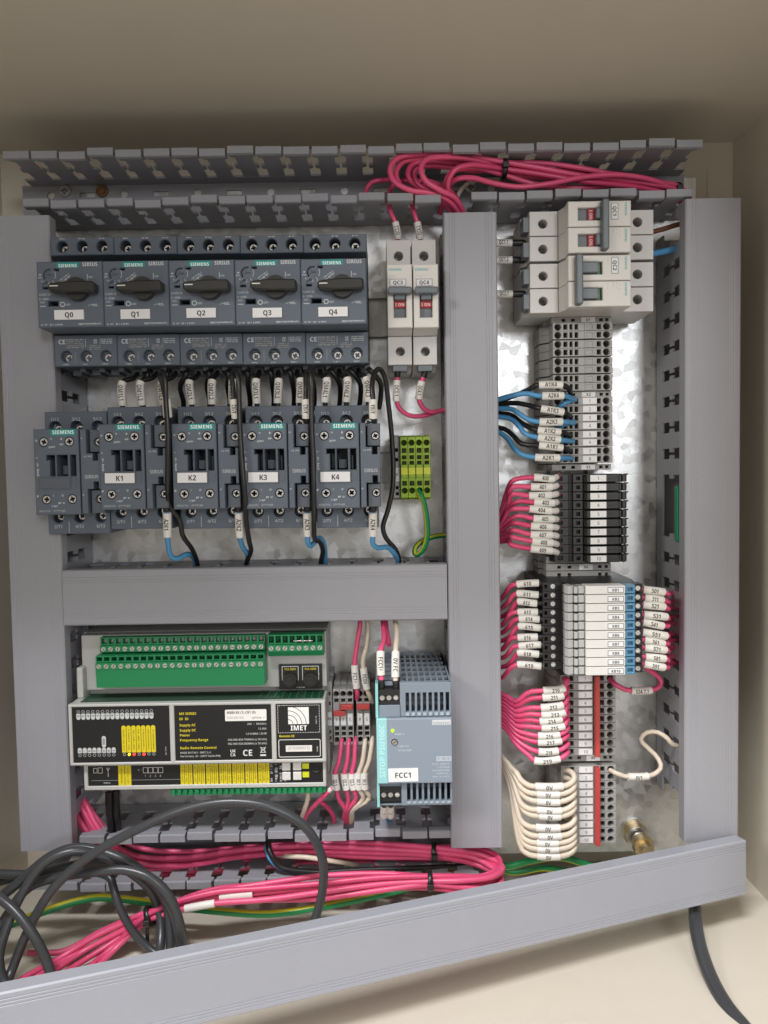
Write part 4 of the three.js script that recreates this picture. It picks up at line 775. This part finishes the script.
wire('pink wire with sleeve curving from breaker QC4 into the duct', M.pink, 1.8, [[32.0, 78.3, 50], [32.0, 73.9, 50], [29.7, 67.4, 49], [27.4, 54.4, 47], [28.9, 50.0, 46], [33.5, 45.8, 42], [39.7, 45.2, 39], [46.6, 46.7, 37], [56.0, 47.6, 34]], { group: 'pink wires below the single breakers', sleeves: [[2, 3, 'QC4.1', 2.8]], ferrules: [[0.4, 1.6, M.black, 2.3]] });
// double breakers
[[243, 'QC1.1', 'upper wire of breaker QC1', M.wireBlack], [260, 'QC1.2', 'lower wire of breaker QC1', M.wireBlack], [294, 'QC2.1', 'upper wire of breaker QC2', M.wireBlue]].forEach(([y, s, w, m]) => wire(`${m === M.wireBlue ? 'blue' : 'black'} wire with white sleeve ending in the ${w}`, m, 1.9, [[78.6, 169.8, 40], [86.5, 169.1, 42], [98.3, 168.9, 42], [105.8, 168.8, 42], [113.6, 169.2, 40]].map((p) => add(p, [0, (243 - y) * 0.735, 0])), { group: 'wires entering the double breakers', sleeves: [[0.9, 2, s, 2.8]], ferrules: [[2, 3.2, M.black, 2.5]] }));
wire('brown wire from breaker QC1 into the upright duct', M.wireBrown, 1.9, [[195.7, 173.3, 44], [201.6, 174.6, 44], [211.2, 177.3, 42], [220.9, 180.6, 40], [232.0, 183.3, 38]]);
wire('blue wire from breaker QC1 into the upright duct', M.wireBlue, 2.4, [[194.3, 157.5, 46], [200.2, 158.1, 46], [209.0, 159.9, 44], [218.7, 162.5, 42], [231.3, 165.1, 40]]);

// earth wire
wire('green yellow wire looping from the earth terminals into the duct', greenLead, 2.1, [[25.2, -12.6, 42], [27.1, -16.2, 48], [30.0, -23.7, 48], [32.1, -37.3, 46], [32.1, -49.5, 44], [28.3, -59.5, 42], [23.7, -62.7, 40], [23.1, -58.3, 38], [28.0, -53.4, 34], [36.7, -50.0, 30], [47.6, -48.8, 28], [60.2, -48.4, 26]], { keep: true });

// blue and black wires of the grey terminals
const Zb = (x, y, z) => [x, y, z];
[
  ['A1K4', 'black', [[81.6, 50.8, 36], [96.3, 55.0, 44], [106.8, 58.9, 52], [112.5, 61.9, 57], [114.5, 62.1, 58], [131.3, 61.7, 58], [135.4, 60.5, 56], [138.5, 58.0, 52], [140.9, 55.7, 45]], [4, 5]],
  ['A2K4', 'blue', [[81.1, 51.9, 40], [97.1, 55.8, 48], [106.5, 56.5, 54], [112.3, 54.6, 58], [116.5, 54.1, 59], [131.8, 53.9, 59], [135.1, 53.5, 57], [140.0, 52.4, 52], [143.8, 51.9, 45]], [4, 5]],
  ['A1K3', 'black', [[81.9, 49.4, 34], [98.4, 50.9, 40], [107.5, 48.7, 48], [113.0, 46.2, 54], [116.3, 45.1, 56], [132.4, 42.1, 56], [135.7, 41.0, 54], [138.1, 40.2, 50], [140.8, 39.3, 45]], [4, 5]],
  ['A2K3', 'blue', [[81.3, 46.8, 38], [96.2, 46.3, 44], [101.1, 42.2, 50], [108.3, 37.0, 55], [114.7, 35.4, 58], [131.1, 35.1, 58], [135.3, 35.0, 56], [139.4, 34.8, 51], [143.0, 34.9, 45]], [4, 5]],
  ['A1K2', 'black', [[82.1, 44.3, 32], [97.1, 42.1, 38], [103.6, 35.9, 44], [109.6, 31.1, 52], [114.1, 29.6, 55], [130.3, 27.7, 55], [133.7, 27.2, 53], [136.6, 26.5, 50], [140.7, 25.2, 45]], [4, 5]],
  ['A2K2', 'blue', [[81.5, 41.7, 36], [96.5, 38.8, 42], [102.1, 32.4, 48], [105.1, 27.2, 52], [113.9, 24.1, 56], [129.8, 22.1, 57], [133.9, 21.5, 55], [138.0, 21.3, 50], [142.2, 21.1, 45]], [4, 5]],
  ['A1K1', 'black', [[82.0, 34.4, 32], [93.2, 31.1, 38], [98.3, 25.7, 44], [103.2, 19.7, 50], [114.8, 18.3, 55], [131.7, 16.2, 55], [134.4, 15.7, 53], [137.5, 14.7, 49], [140.7, 13.3, 45]], [4, 5]],
  ['A2K1', 'blue', [[81.4, 32.6, 36], [92.6, 25.7, 42], [97.5, 16.9, 48], [102.4, 11.8, 54], [111.4, 9.6, 57], [129.0, 8.8, 57], [132.4, 8.6, 55], [137.2, 8.5, 50], [141.4, 8.4, 45]], [4, 5]],
].forEach(([s, c, p, sl]) => wire(`${c} wire with white sleeve lettered ${s} ending in the grey terminals`, c === 'blue' ? M.wireBlue : M.wireBlack, 1.9, p, { group: `${c} wires of the grey terminals`, sleeves: [[...sl, s, 2.9]] }));
[[[130.2, 45.4, 46], [132.6, 47.8, 52], [137.0, 50.2, 52], [143.6, 52.6, 46]], [[130.8, 31.3, 46], [133.2, 33.4, 52], [137.6, 34.8, 52], [142.8, 35.7, 46]]].forEach((p) => wire('short blue link bent between two grey terminals', M.wireBlue, 1.9, p, { group: 'short blue links' }));

// pink wires of the fuse terminals
for (let i = 0; i < 10; i++) {
  const j = i - 4.5, d = rnd() * 4, jx = (rnd() - 0.5) * 5, jy = (rnd() - 0.5) * 2.2;
  wire(`${ORD[i]} pink wire of the black fuse terminals, sleeve lettered 40${i}`, i % 3 ? M.pink : M.pinkDark, 1.85, [[79.9, -47.6, 30], [86.8, -45.0, 36], [93.0, -30.8, 46], [99.5, -24.7, 52], [108.6, -22.5, 55], [124.3, -23.2, 54], [127.7, -23.7, 52], [131.5, -24.3, 48]].map((p, k) => add(p, [(k === 3 ? Math.abs(j) * -1.2 : 0) + (k === 4 || k === 3 ? jx : k === 5 ? jx * 0.5 : 0), (k === 4 ? jy : k === 2 ? jy * 2 : 0) - [1.2, 1.9, 4.2, 5.3, 5.75, 5.95, 6.2, 6.5][k] * j - [0, 0, 3, 6, 9.6, 10, 9.6, 9.4][k] , (k < 4 ? d : 0)])), { group: 'pink wires of the fuse terminals', sleeves: [[4, 5, `40${i}`, 2.9]], ferrules: [[5, 6.2, M.white, 2.4]] });
}
// relay wires, both sides
[-82.8, -90.1, -96.4, -103.2, -108.9, -114.8, -121.8, -128.1, -134.9, -143.3].forEach((a, i) => {
  const h = (i % 3) * 1.5;
  wire(`${ORD[i]} pink wire at the screwed ends of the relays, sleeve lettered 61${i}`, i % 2 ? M.pink : M.pinkDark, 1.8, [[80, a - 18 + i * 0.6, 34], [87, a - 14, 44], [90 + h, a - 7, 54 + h], [92.5 + h, a - 1.6, 60], [95.5 + h * 0.5 + rnd() * 3, a + 0.4 + (rnd() - 0.5) * 2, 63], [110.5 + rnd() * 3, a + (rnd() - 0.5) * 1.6, 65], [117, a, 66], [122, a, 62]], { group: 'pink wires on the screwed ends of the relays', sleeves: [[3.9, 5, `61${i}`, 2.7]], ferrules: [[5, 6.3, M.black, 2.1]] });
});
[-86.8, -92.6, -97.6, -104.8, -109.9, -117.4, -122.9, -128.4, -135.2, -140.2].forEach((a, i) => {
  wire(`${ORD[i]} pink wire at the blue ends of the relays, sleeve lettered 5${i}1`, i % 2 ? M.pinkDark : M.pink, 1.9, [[174, a + 1.2, 74], [180, a + 1, 77], [183 + rnd() * 2, a + 0.8, 79], [198 + rnd() * 3, a - 2.2 + (rnd() - 0.5) * 2.4, 76], [204.5, a - 4.2, 70], [207, a - 6.4, 58], [211, a - 8, 46], [224, a - 9, 36]], { group: 'pink wires on the blue ends of the relays', sleeves: [[2, 3, `5${i}1`, 2.9]], ferrules: [[1, 2, M.steel, 1.2]] });
});
// pink wires of the upper comb terminals
[-163.6, -169.4, -176.8, -181.7, -186.6, -191.9, -198.4, -203.4, -210.3, -216.4].forEach((a, i) => {
  const row = -158.2 - i * 6.27, s = 118.5 - (i > 3 ? (i - 3) * 0.8 : 0);
  wire(`${ORD[i]} pink wire of the terminals below the relays, sleeve lettered 21${i}`, i % 3 === 1 ? M.pinkDark : M.pink, 1.9, [[78, -170 - i * 2.6, 32], [90, -171 - i * 2.8, 42], [97, -174 - i * 3.6, 49], [106, (a * 0.8 + (-172 - i * 3.4) * 0.2), 55], [s - 5 + rnd() * 3, a + 0.4 + (rnd() - 0.5) * 1.6, 57], [s + 12 + rnd() * 3, a + 1.6 + (rnd() - 0.5) * 1.4, 57], [133, a + 3.6, 56], [135.4, (a + row) / 2 + 4, 53], [134.6, row, 45]], { group: 'pink wires of the upper comb terminals', sleeves: [[4, 5, `21${i}`, 2.9]] });
});
// white wires of the lower comb terminals
[-235.1, -240.5, -246.1, -252.8, -257.4, -266.3, -272.7, -277.9, -282.4, -287.9].forEach((a, i) => {
  const row = -228.6 - i * 6.08, g = (rnd() - 0.5) * 1.6;
  wire(`${ORD[i]} cream white wire bowed from the lower comb terminals`, M.wireWhite, 2.15, [[78, -216 - i * 0.7, 32], [88, -219.5 - i * 0.9, 42], [94.6 - i * 0.25 + g, -226 - i * 1.4, 49], [97 - i * 0.2 + g, (a + 9) * 0.6 + (-228 - i * 1.5) * 0.4, 54], [99.6 + g, a + 4, 57], [105 + g, a + 0.7, 59.4], [109 + rnd() * 3, a, 60], [127 + rnd() * 3 - (i > 6 ? 3 : 0), a + (rnd() - 0.5), 61], [135, a + 1.6, 60], [138.8, a + 4.6, 58], [138.4, (a + row) / 2 + 4, 53], [134.8, row, 45]], { group: 'cream white wires of the lower comb terminals', sleeves: [[6, 7, '0V', 2.95]] });
});
wire('pink wire with white sleeve bowed right of the relays', M.pink, 1.9, [[169.4, -159.0, 45], [171.1, -161.0, 52], [177.9, -165.0, 52], [183.1, -166.2, 52], [198.8, -166.6, 50], [205.5, -165.0, 48], [207.7, -161.0, 46], [203.2, -155.5, 46], [196.5, -151.1, 48], [191.4, -146.2, 52]], { sleeves: [[3, 4, '524.7.1', 2.9]] });
wire('cream white wire winding from the lower comb to the duct', M.wireWhite, 1.8, [[169.2, -229.3, 45], [172.3, -229.8, 50], [178.4, -232.2, 50], [181.4, -232.7, 50], [197.2, -233.3, 48], [203.9, -231.8, 46], [207.8, -227.2, 46], [206.1, -220.9, 42], [200.5, -215.2, 38], [195.7, -209.5, 36], [199.0, -203.4, 38], [206.1, -201.5, 42], [212.3, -204.9, 46], [216.1, -209.6, 46], [232.1, -215.0, 40]], { sleeves: [[3, 4, '0V1', 2.8]] });

// around the power supply and small terminals
wire('pink wire with sleeve dropping from the level duct to the small terminals', M.pink, 1.8, [[-19.6, -107.1, 40], [-19.6, -114.8, 44], [-22.1, -129.6, 46], [-24.1, -144.6, 47], [-22.9, -161.9, 48], [-22.4, -166.8, 47], [-23.0, -172.0, 42]], { sleeves: [[3, 4, 'FC1+', 2.8]] });
wire('cream white wire with sleeve dropping from the level duct to the small terminals', M.wireWhite, 1.8, [[-15.1, -106.3, 36], [-13.7, -117.9, 40], [-14.6, -130.1, 44], [-17.7, -140.9, 47], [-17.5, -147.0, 47], [-15.1, -162.8, 48], [-12.9, -169.5, 46], [-11.6, -174.6, 42]], { sleeves: [[4, 5, 'FC0V', 2.8]] });
wire('pink wire with sleeve dropping into the top of the power supply', M.pink, 1.9, [[-2.7, -101.6, 38], [-2.1, -111.3, 52], [-1.5, -119.4, 78], [-4.0, -124.4, 94], [-3.9, -139.8, 97], [-3.7, -144.4, 98], [-4.2, -153.1, 97]], { sleeves: [[3, 4, 'FCC1+', 2.9]], ferrules: [[4.7, 5.7, M.black, 2.3]] });
wire('short pink wire end beside the top of the power supply', M.pink, 1.9, [[-0.4, -101.6, 38], [0.1, -113.9, 54], [2.0, -123.9, 74]], {});
wire('cream white wire with sleeve dropping into the top of the power supply', M.wireWhite, 1.9, [[4.9, -101.7, 38], [6.9, -109.9, 52], [8.0, -115.4, 70], [6.5, -125.0, 92], [6.0, -141.4, 97], [6.3, -146.0, 98], [6.2, -154.7, 97]], { sleeves: [[3, 4, '0V FC', 2.9]], ferrules: [[4.5, 5.6, M.black, 2.3]] });
[[341.5, 336, 'QZ.1', 'pink'], [348.8, 345.5, 'QZ.2', 'pink'], [355.6, 353, 'QZ.3', 'pink'], [365.4, 360, '0V.1', 'white'], [372.4, 366, '0V.2', 'white']].forEach(([x0, x1, s, c], i) => {
  const X = (p) => (p - 384) / 1.333, e = [-30.5, -29, -28, -25, -24][i];
  wire(`${c === 'pink' ? 'pink' : 'cream white'} wire with sleeve lettered ${s} below the small terminals`, c === 'pink' ? M.pink : M.wireWhite, 1.8, [[X(x0) - 3.2, -202, 42], [X(x0) - 3.6, -206, 47], [(X(x0) + X(x1)) / 2 - 3.4, -218, 50], [X(x1) - 4.4, -226.5, 51], [X(x1) - 4 + (i > 2 ? 0 : 1), -238, 52], [X(x1) - 2 + i * 0.3, -246, 50], [e - 3, -256, 46], [e - 4.4, -264, 40], [e - 5, -272, 34]], { group: `${c} wires below the small terminals`, sleeves: [[3, 4, s, 2.8]] });
});
[[382.6, '1', 'near the teal edge'], [389, '2', 'beside the third screw']].forEach(([x, s, w], i) => wire(`thin blue wire with sleeve lettered ${s} below the power supply, ${w}`, M.wireBlue, 1.7, [[-3.2 + i * 4.9, -222, 97], [-3.2 + i * 4.9, -229.6, 96], [-3.4 + i * 4.7, -234, 92], [-3.6 + i * 4.6, -246, 82], [-3 + i * 4, -252, 70], [-2 + i * 3, -260, 52], [0, -270, 40]], { group: 'wires at the foot of the power supply', sleeves: [[2, 3, s, 2.6]], ferrules: [[0.7, 1.9, M.black, 2.3]] }));
// foot of the controller
wire('thin pink wire end with bare tip below the controller', M.pink, 1.8, [[-41.7, -231.3, 66], [-47.9, -238.0, 64], [-56.0, -248.0, 58], [-62.2, -257.5, 50], [-65.5, -267.2, 42]], { ferrules: [[0, 0.35, M.white, 1.9]] });
wire('cream white wire pair below the controller', M.wireWhite, 1.8, [[-60.7, -233.4, 60], [-60.1, -240.2, 60], [-63.0, -250.3, 56], [-66.2, -259.8, 48], [-68.8, -269.6, 40]], {});
wire('pink wire bent behind the cream pair below the controller', M.pinkDark, 1.8, [[-53.6, -246.8, 50], [-47.8, -252.4, 48], [-42.9, -261.2, 44], [-42.8, -272.5, 38]], {});
for (const [dx, w] of [[0, 'left of its twin'], [4.6, 'beside the brass socket']]) wire(`thick black aerial lead dropping from the controller, ${w}`, M.wireBlack, 2.8, [[-208.9, -234.7, 58], [-209.2, -242.4, 58], [-210.3, -256.3, 54], [-212.0, -272.3, 46], [-212.0, -285.5, 38]].map((p) => add(p, [dx, 0, -dx * 0.4])), { name: 'aerial_lead', category: 'lead', group: 'aerial leads' });

// ---------- bundles ----------
function bundle(path, offs, per) {                       // each strand follows the path at its own offset (y, z in mm), per gives its own ends
  offs.forEach((o, i) => per(path.map((p, k) => { const w = 1 + 0.35 * Math.sin(k * 1.3 + i * 2.1), tw = k * 0.16 + Math.sin(i * 5 + k * 0.9) * 0.25, c = Math.cos(tw), s = Math.sin(tw); return [p[0] + (i % 3 - 1) * 0.8, p[1] + (o[0] * c - o[1] * s) * (p[3] ?? 1) * w, p[2] + (o[0] * s + o[1] * c) * (p[3] ?? 1) * w]; }), i));
}
const six = (r) => Array.from({ length: 7 }, (_, i) => (i ? [Math.cos(i * 1.047) * r, Math.sin(i * 1.047) * r] : [0, 0]));
// top duct: pink loops out of the upright duct, tied, then off to the far upright duct
const tail = [[92.3, 221.4, 46], [119.1, 218.1, 44], [149.1, 215.4, 42], [183.6, 214.1, 38], [211.0, 211.4, 34], [224.5, 208.9, 30], [236.6, 201.9, 26]];
const loops = [
  [[64.1, 182.0, 44], [62.1, 188.1, 50], [54.7, 196.4, 60], [43.6, 200.1, 66], [33.6, 205.8, 68], [30.2, 213.5, 68], [34.0, 221.9, 64], [48.8, 226.1, 58], [70.3, 225.9, 52]],
  [[61.4, 182.6, 42], [58.5, 188.2, 50], [49.9, 195.7, 58], [36.7, 199.5, 62], [22.3, 201.1, 64], [11.0, 207.6, 64], [8.4, 216.8, 62], [14.3, 225.9, 58], [34.0, 230.0, 54], [63.3, 229.7, 50]],
  [[58.6, 183.3, 40], [56.7, 190.2, 46], [51.7, 198.4, 54], [50.0, 207.7, 58], [55.0, 216.1, 60], [66.0, 220.2, 58], [77.3, 220.8, 54]],
  [[55.8, 183.9, 38], [53.1, 190.9, 44], [49.3, 200.5, 48], [48.9, 209.9, 54], [53.2, 216.2, 56], [63.5, 219.6, 54], [75.6, 220.2, 50]],
  [[62.5, 183.8, 38], [56.7, 190.9, 46], [44.4, 197.1, 54], [29.7, 199.6, 58], [16.8, 205.4, 58], [12.7, 215.4, 56], [18.0, 225.3, 52], [34.2, 228.7, 50], [63.7, 227.6, 46]],
  [[60.5, 184.5, 36], [54.1, 193.7, 42], [42.5, 201.4, 50], [28.6, 206.6, 52], [21.5, 215.3, 52], [24.6, 223.9, 50], [37.9, 227.3, 48], [66.1, 225.4, 44]],
  [[57.5, 184.5, 36], [51.3, 195.8, 40], [39.3, 204.9, 44], [27.5, 212.3, 46], [26.9, 221.0, 46], [34.4, 225.2, 44], [51.5, 225.0, 42], [75.1, 221.7, 42]],
];
const topWays = ['outermost pink loop', 'widest pink loop', 'tight pink loop', 'tight inner pink loop', 'second pink loop', 'third pink loop', 'innermost pink loop'];
bundle(tail.map((p, i) => [...p, i === 0 ? 1 : i < 3 ? 1.5 : 1]), six(3.9), (p, i) => wire(`${topWays[i]} tied in the open top duct`, i % 3 === 2 ? M.pinkDark : M.pink, 2.0, [...loops[i], ...p], { group: 'pink wires looped in the top duct', rad: 10 }));
wire('loose pink wire crossing over the tied bundle in the top duct', M.pink, 2.0, [[46.1, 194.7, 30], [48.5, 205.4, 40], [55.6, 211.9, 52], [67.6, 211.7, 56], [81.7, 207.2, 58], [100.4, 204.1, 58], [122.4, 206.5, 56], [150.2, 212.5, 52], [176.9, 215.0, 48], [204.5, 212.3, 42], [225.2, 207.5, 32]], { rad: 10 });
wire('thin pink wire arching out of a slot in the top duct', M.pinkDark, 1.8, [[-9.6, 203.2, 34], [-9.5, 209.2, 38], [-5.6, 215.0, 40], [3.3, 217.1, 40], [16.1, 217.6, 36], [35.1, 219.4, 30], [54.2, 213.8, 26], [61.9, 203.9, 24]], {});
wire('cream white wire rising behind the pink loops', M.wireWhite, 1.8, [[58.8, 205.8, 16], [61.8, 214.2, 18], [67.8, 220.2, 20], [78.1, 223.7, 18], [94.0, 224.9, 14]], {});
function tie(at, axis, r, label, tailDir) {
  const t = thing('cable_tie', label, 'cable tie', at, 0, 'black cable ties');
  const g = mg(new THREE.TorusGeometry(r, 0.9, 6, 22).scale(1, 1, 2.2)), m = mesh('strap', g, M.tie, t);
  m.quaternion.setFromUnitVectors(V(0, 0, 1), V(...axis).normalize());
  mesh('lock', rb(-2.2, 2.2, -2, 2, r - 1, r + 3.4, 0.5), M.tie, t);
  if (tailDir) { const q = mesh('tail', rb(-1.3, 1.3, -14, 0, -0.6, 0.6, 0.3), M.tie, t, [0, -r + 2, r]); q.rotation.x = -0.1; }
}
tie(tail[0], [1, -0.05, -0.05], 6.8, 'black cable tie round the pink loops in the top duct');
tie(tail[5], [1, -0.35, -0.3], 5.8, 'black cable tie where the pink wires leave the top duct');
// bottom duct: pink wires in, round, and back in front of the duct to loose ends on the cabinet floor
const inner = [[[-241.8, -251.9, 30], 1.2], [[-232.1, -259.7, 40], 1.3], [[-218.9, -276.2, 44], 1.2], [[-196.9, -293.5, 40], 1.2], [[-158.9, -296.7, 38], 1.2], [[-115.7, -290.9, 40], 1], [[-69.0, -288.3, 42], 1], [[-15.1, -289.1, 44], 1], [[34.0, -290.5, 46], 0.8], [[64.9, -292.2, 50], 1], [[79.4, -293.7, 60], 1.3], [[81.1, -293.4, 74], 1.3], [[71.7, -294.8, 84], 1.3], [[49.8, -293.1, 88], 1.1], [[28.4, -291.2, 88], 0.8], [[-7.2, -291.4, 88], 1.1], [[-49.9, -293.2, 90], 1.3], [[-88.8, -295.1, 92], 1.3], [[-127.4, -297.8, 94], 1.2], [[-168.9, -307.8, 98], 0.8]].map(([p, k]) => [...p, k * 1.0]);
const ends = [[[-199.6, -322.2, 102], [-223.8, -329.9, 112], [-237.2, -329.5, 136], [-244.0, -328.0, 156]], [[-195.4, -324.0, 104], [-215.9, -330.6, 120], [-228.5, -329.7, 144], [-235.0, -329.0, 166]], [[-202.9, -317.9, 102], [-227.1, -328.4, 112], [-242.9, -329.3, 132], [-252.7, -329.3, 150]], [[-201.5, -317.4, 98], [-226.7, -327.2, 106], [-239.1, -327.2, 108], [-250.8, -327.0, 108]], [[-193.4, -325.6, 106], [-208.2, -331.0, 126], [-217.8, -329.9, 148], [-224.3, -329.1, 168]], [[-197.4, -320.8, 102], [-216.9, -328.4, 110], [-227.9, -328.3, 136], [-236.2, -329.4, 158]], [[-191.4, -325.9, 108], [-202.7, -331.3, 130], [-210.6, -330.0, 150], [-214.4, -329.2, 168]]];
bundle(inner, six(4.3), (p, i) => wire(i === 3 ? 'pink wire of the bottom bundle whose cut end stands apart' : 'pink wire of the bottom bundle running back to the cabinet floor', i % 3 === 1 ? M.pinkDark : M.pink, 2.05, [...p, ...ends[i]], { group: 'pink wires of the bottom bundle', rad: 10, sleeves: i === 0 ? [[17.2, 17.8, ' ', 4.2]] : i === 2 ? [[16.4, 17, ' ', 2.7]] : i === 5 ? [[17.9, 18.4, ' ', 2.7]] : [] }));
const second = [[[-243.7, -259.8, 34], 1], [[-232.5, -271.5, 40], 1], [[-217.5, -289.5, 36], 1.2], [[-172.9, -306.0, 30], 1.2], [[-118.6, -305.7, 26], 1.2], [[-63.1, -303.4, 26], 1.2], [[-7.7, -305.0, 28], 1.2], [[39.5, -304.8, 30], 1.2], [[63.5, -307.2, 26], 1], [[78.5, -311.2, 20], 0.8]].map(([p, k]) => [...p, k]);
bundle(second, six(4).slice(0, 5), (p, i) => wire('pink wire lying deep in the open bottom duct', i % 2 ? M.pink : M.pinkDark, 2.0, p, { group: 'pink wires deep in the bottom duct', rad: 9 }));
wire('dark blue wire lying in the bottom duct under the pink bundle', M.wireBlack, 2.2, [[-92.3, -278.7, 50], [-90.0, -283.6, 56], [-82.8, -294.5, 56], [-60.5, -300.5, 54], [-22.8, -301.6, 50], [23.1, -302.9, 46], [69.7, -305.1, 40]], {});
wire('thin blue wire curling in the bottom duct', M.wireBlue, 2, [[-94.2, -282.7, 48], [-90.5, -289.2, 54], [-84.6, -295.4, 54], [-76.1, -300.7, 50], [-61.3, -305.4, 46]], {});
wire('cream white wire showing in the bottom duct between pink wires', M.wireWhite, 1.9, [[-94.3, -297.0, 28], [-80.2, -291.7, 46], [-64.0, -288.8, 54], [-49.1, -292.4, 52], [-34.4, -299.0, 44], [-19.6, -309.6, 28]], {});
tie(inner[8].slice(0, 3), [1, 0, 0.1], 6.4, 'black cable tie round the pink wires inside the bottom duct');
tie(inner[14].slice(0, 3), [1, 0, 0], 6.4, 'black cable tie round the pink bundle before the bottom duct');
tie(inner[19].slice(0, 3), [1, 0.4, -0.1], 6.6, 'black cable tie with a long tail near the coiled cable', true);
// green yellow earth leads
wire('green yellow earth lead running under the pink bundle', striped, 2.7, [[-282.9, -316.6, 116], [-269.5, -310.3, 108], [-246.9, -305.5, 96], [-215.2, -302.8, 82], [-196.5, -306.0, 78], [-167.5, -310.3, 78], [-127.2, -315.0, 80], [-87.4, -317.9, 80], [-51.3, -314.5, 78], [-25.9, -311.9, 74], [7.3, -312.4, 60], [55.1, -314.7, 30]], { keep: true });
wire('green yellow earth lead running from the bundle to the earth stud', greenLead, 2.7, [[63.8, -301.7, 24], [78.3, -301.9, 34], [90.5, -307.5, 36], [109.6, -304.8, 34], [133.5, -303.0, 32], [156.4, -309.6, 34], [181.0, -321.7, 30], [217.4, -334.5, 16]], { keep: true });
wire('dark green lead crossing behind the loose duct cover', greenLead, 2.5, [[72.8, -310.0, 14], [96.0, -320.5, 20], [123.6, -316.7, 22], [155.5, -323.8, 22], [193.8, -340.1, 14]], { keep: true });

// ---------- black cables ----------
const CB = { name: 'power_cable', category: 'cable', rad: 14, step: 5 };
wire('black cable arching high over the bottom duct', M.cable, 3.1, [[-60.4, -332.5, 134], [-54.0, -311.7, 112], [-46.6, -285.8, 112], [-45.6, -258.4, 118], [-55.5, -235.8, 122], [-75.0, -221.7, 124], [-101.4, -216.5, 124], [-132.0, -220.1, 124], [-165.6, -233.1, 124], [-199.5, -251.5, 124], [-224.8, -273.2, 126], [-240.4, -300.1, 132], [-248.1, -322.0, 140], [-245.2, -329.3, 168]], CB);
wire('black cable of the coil rising over its other turns', M.cable, 3.4, [[-264.5, -328.6, 164], [-280.1, -320.7, 136], [-280.7, -304.3, 118], [-269.4, -288.3, 112], [-252.0, -274.3, 110], [-234.5, -260.2, 108], [-217.2, -254.4, 106], [-196.7, -257.6, 106], [-175.7, -266.8, 108], [-157.8, -282.9, 110], [-147.5, -301.6, 112], [-143.5, -323.0, 114], [-138.6, -329.3, 142]], { ...CB, group: 'turns of the black cable coil' });
wire('black cable turn running level from the cabinet wall and down beside the loose pink ends', M.cable, 3.2, [[-148.2, -330.4, 140], [-151.7, -327.6, 112], [-152.8, -309.9, 106], [-156.9, -291.8, 104], [-166.8, -278.5, 102], [-181.1, -270.7, 100], [-201.9, -267.5, 100], [-222.9, -270.0, 100], [-248.4, -276.3, 98], [-273.9, -276.9, 96], [-295.9, -276.1, 94], [-298.4, -269.3, 110], [-277.9, -264.5, 128], [-259.4, -271.1, 134], [-243.8, -278.7, 140], [-228.8, -292.7, 146], [-218.8, -309.5, 150], [-212.9, -322.0, 156], [-202.8, -328.1, 184]], { ...CB, group: 'turns of the black cable coil' });
wire('black cable turn lying outermost at the cover side of the coil', M.cable, 3.2, [[-259.6, -330.0, 164], [-274.2, -319.9, 132], [-261.5, -297.7, 118], [-246.3, -277.9, 114], [-224.2, -270.6, 114], [-199.6, -266.5, 116], [-179.3, -265.5, 116], [-160.6, -271.0, 118], [-148.8, -284.3, 118], [-142.6, -303.2, 118], [-141.7, -325.3, 116], [-138.9, -329.9, 146]], { ...CB, group: 'turns of the black cable coil' });
wire('black cable turn hanging straight from the coil to the cover', M.cable, 2.8, [[-301.1, -290.1, 92], [-277.1, -285.7, 90], [-252.0, -279.6, 90], [-229.8, -276.1, 92], [-207.1, -276.6, 96], [-195.3, -279.0, 100], [-191.4, -285.5, 104], [-187.0, -297.3, 106], [-178.5, -311.9, 108], [-165.9, -324.4, 110], [-149.3, -330.1, 116], [-128.1, -330.8, 140]], { ...CB, group: 'turns of the black cable coil' });
wire('black cable turn curving back under the cover', M.cable, 3.1, [[-156.7, -329.0, 142], [-157.9, -322.8, 114], [-161.3, -306.1, 100], [-168.3, -289.1, 98], [-180.6, -274.0, 102], [-196.1, -260.1, 108], [-213.4, -252.7, 114], [-231.2, -257.6, 119], [-244.3, -274.0, 124], [-252.5, -295.4, 134], [-253.9, -310.6, 142], [-248.0, -324.8, 146], [-231.2, -328.1, 158], [-209.9, -329.2, 170]], { ...CB, group: 'turns of the black cable coil' });
wire('thick dark cable leaving along the cabinet floor from under the cover', M.cable, 4.6, [[229.2, -318.9, 40], [221.5, -318.7, 76], [214.3, -320.8, 98], [209.1, -325.3, 120], [207.6, -331.8, 142], [208.5, -335.4, 164], [214.2, -339.0, 184]], CB);

renderer.render(scene, camera);
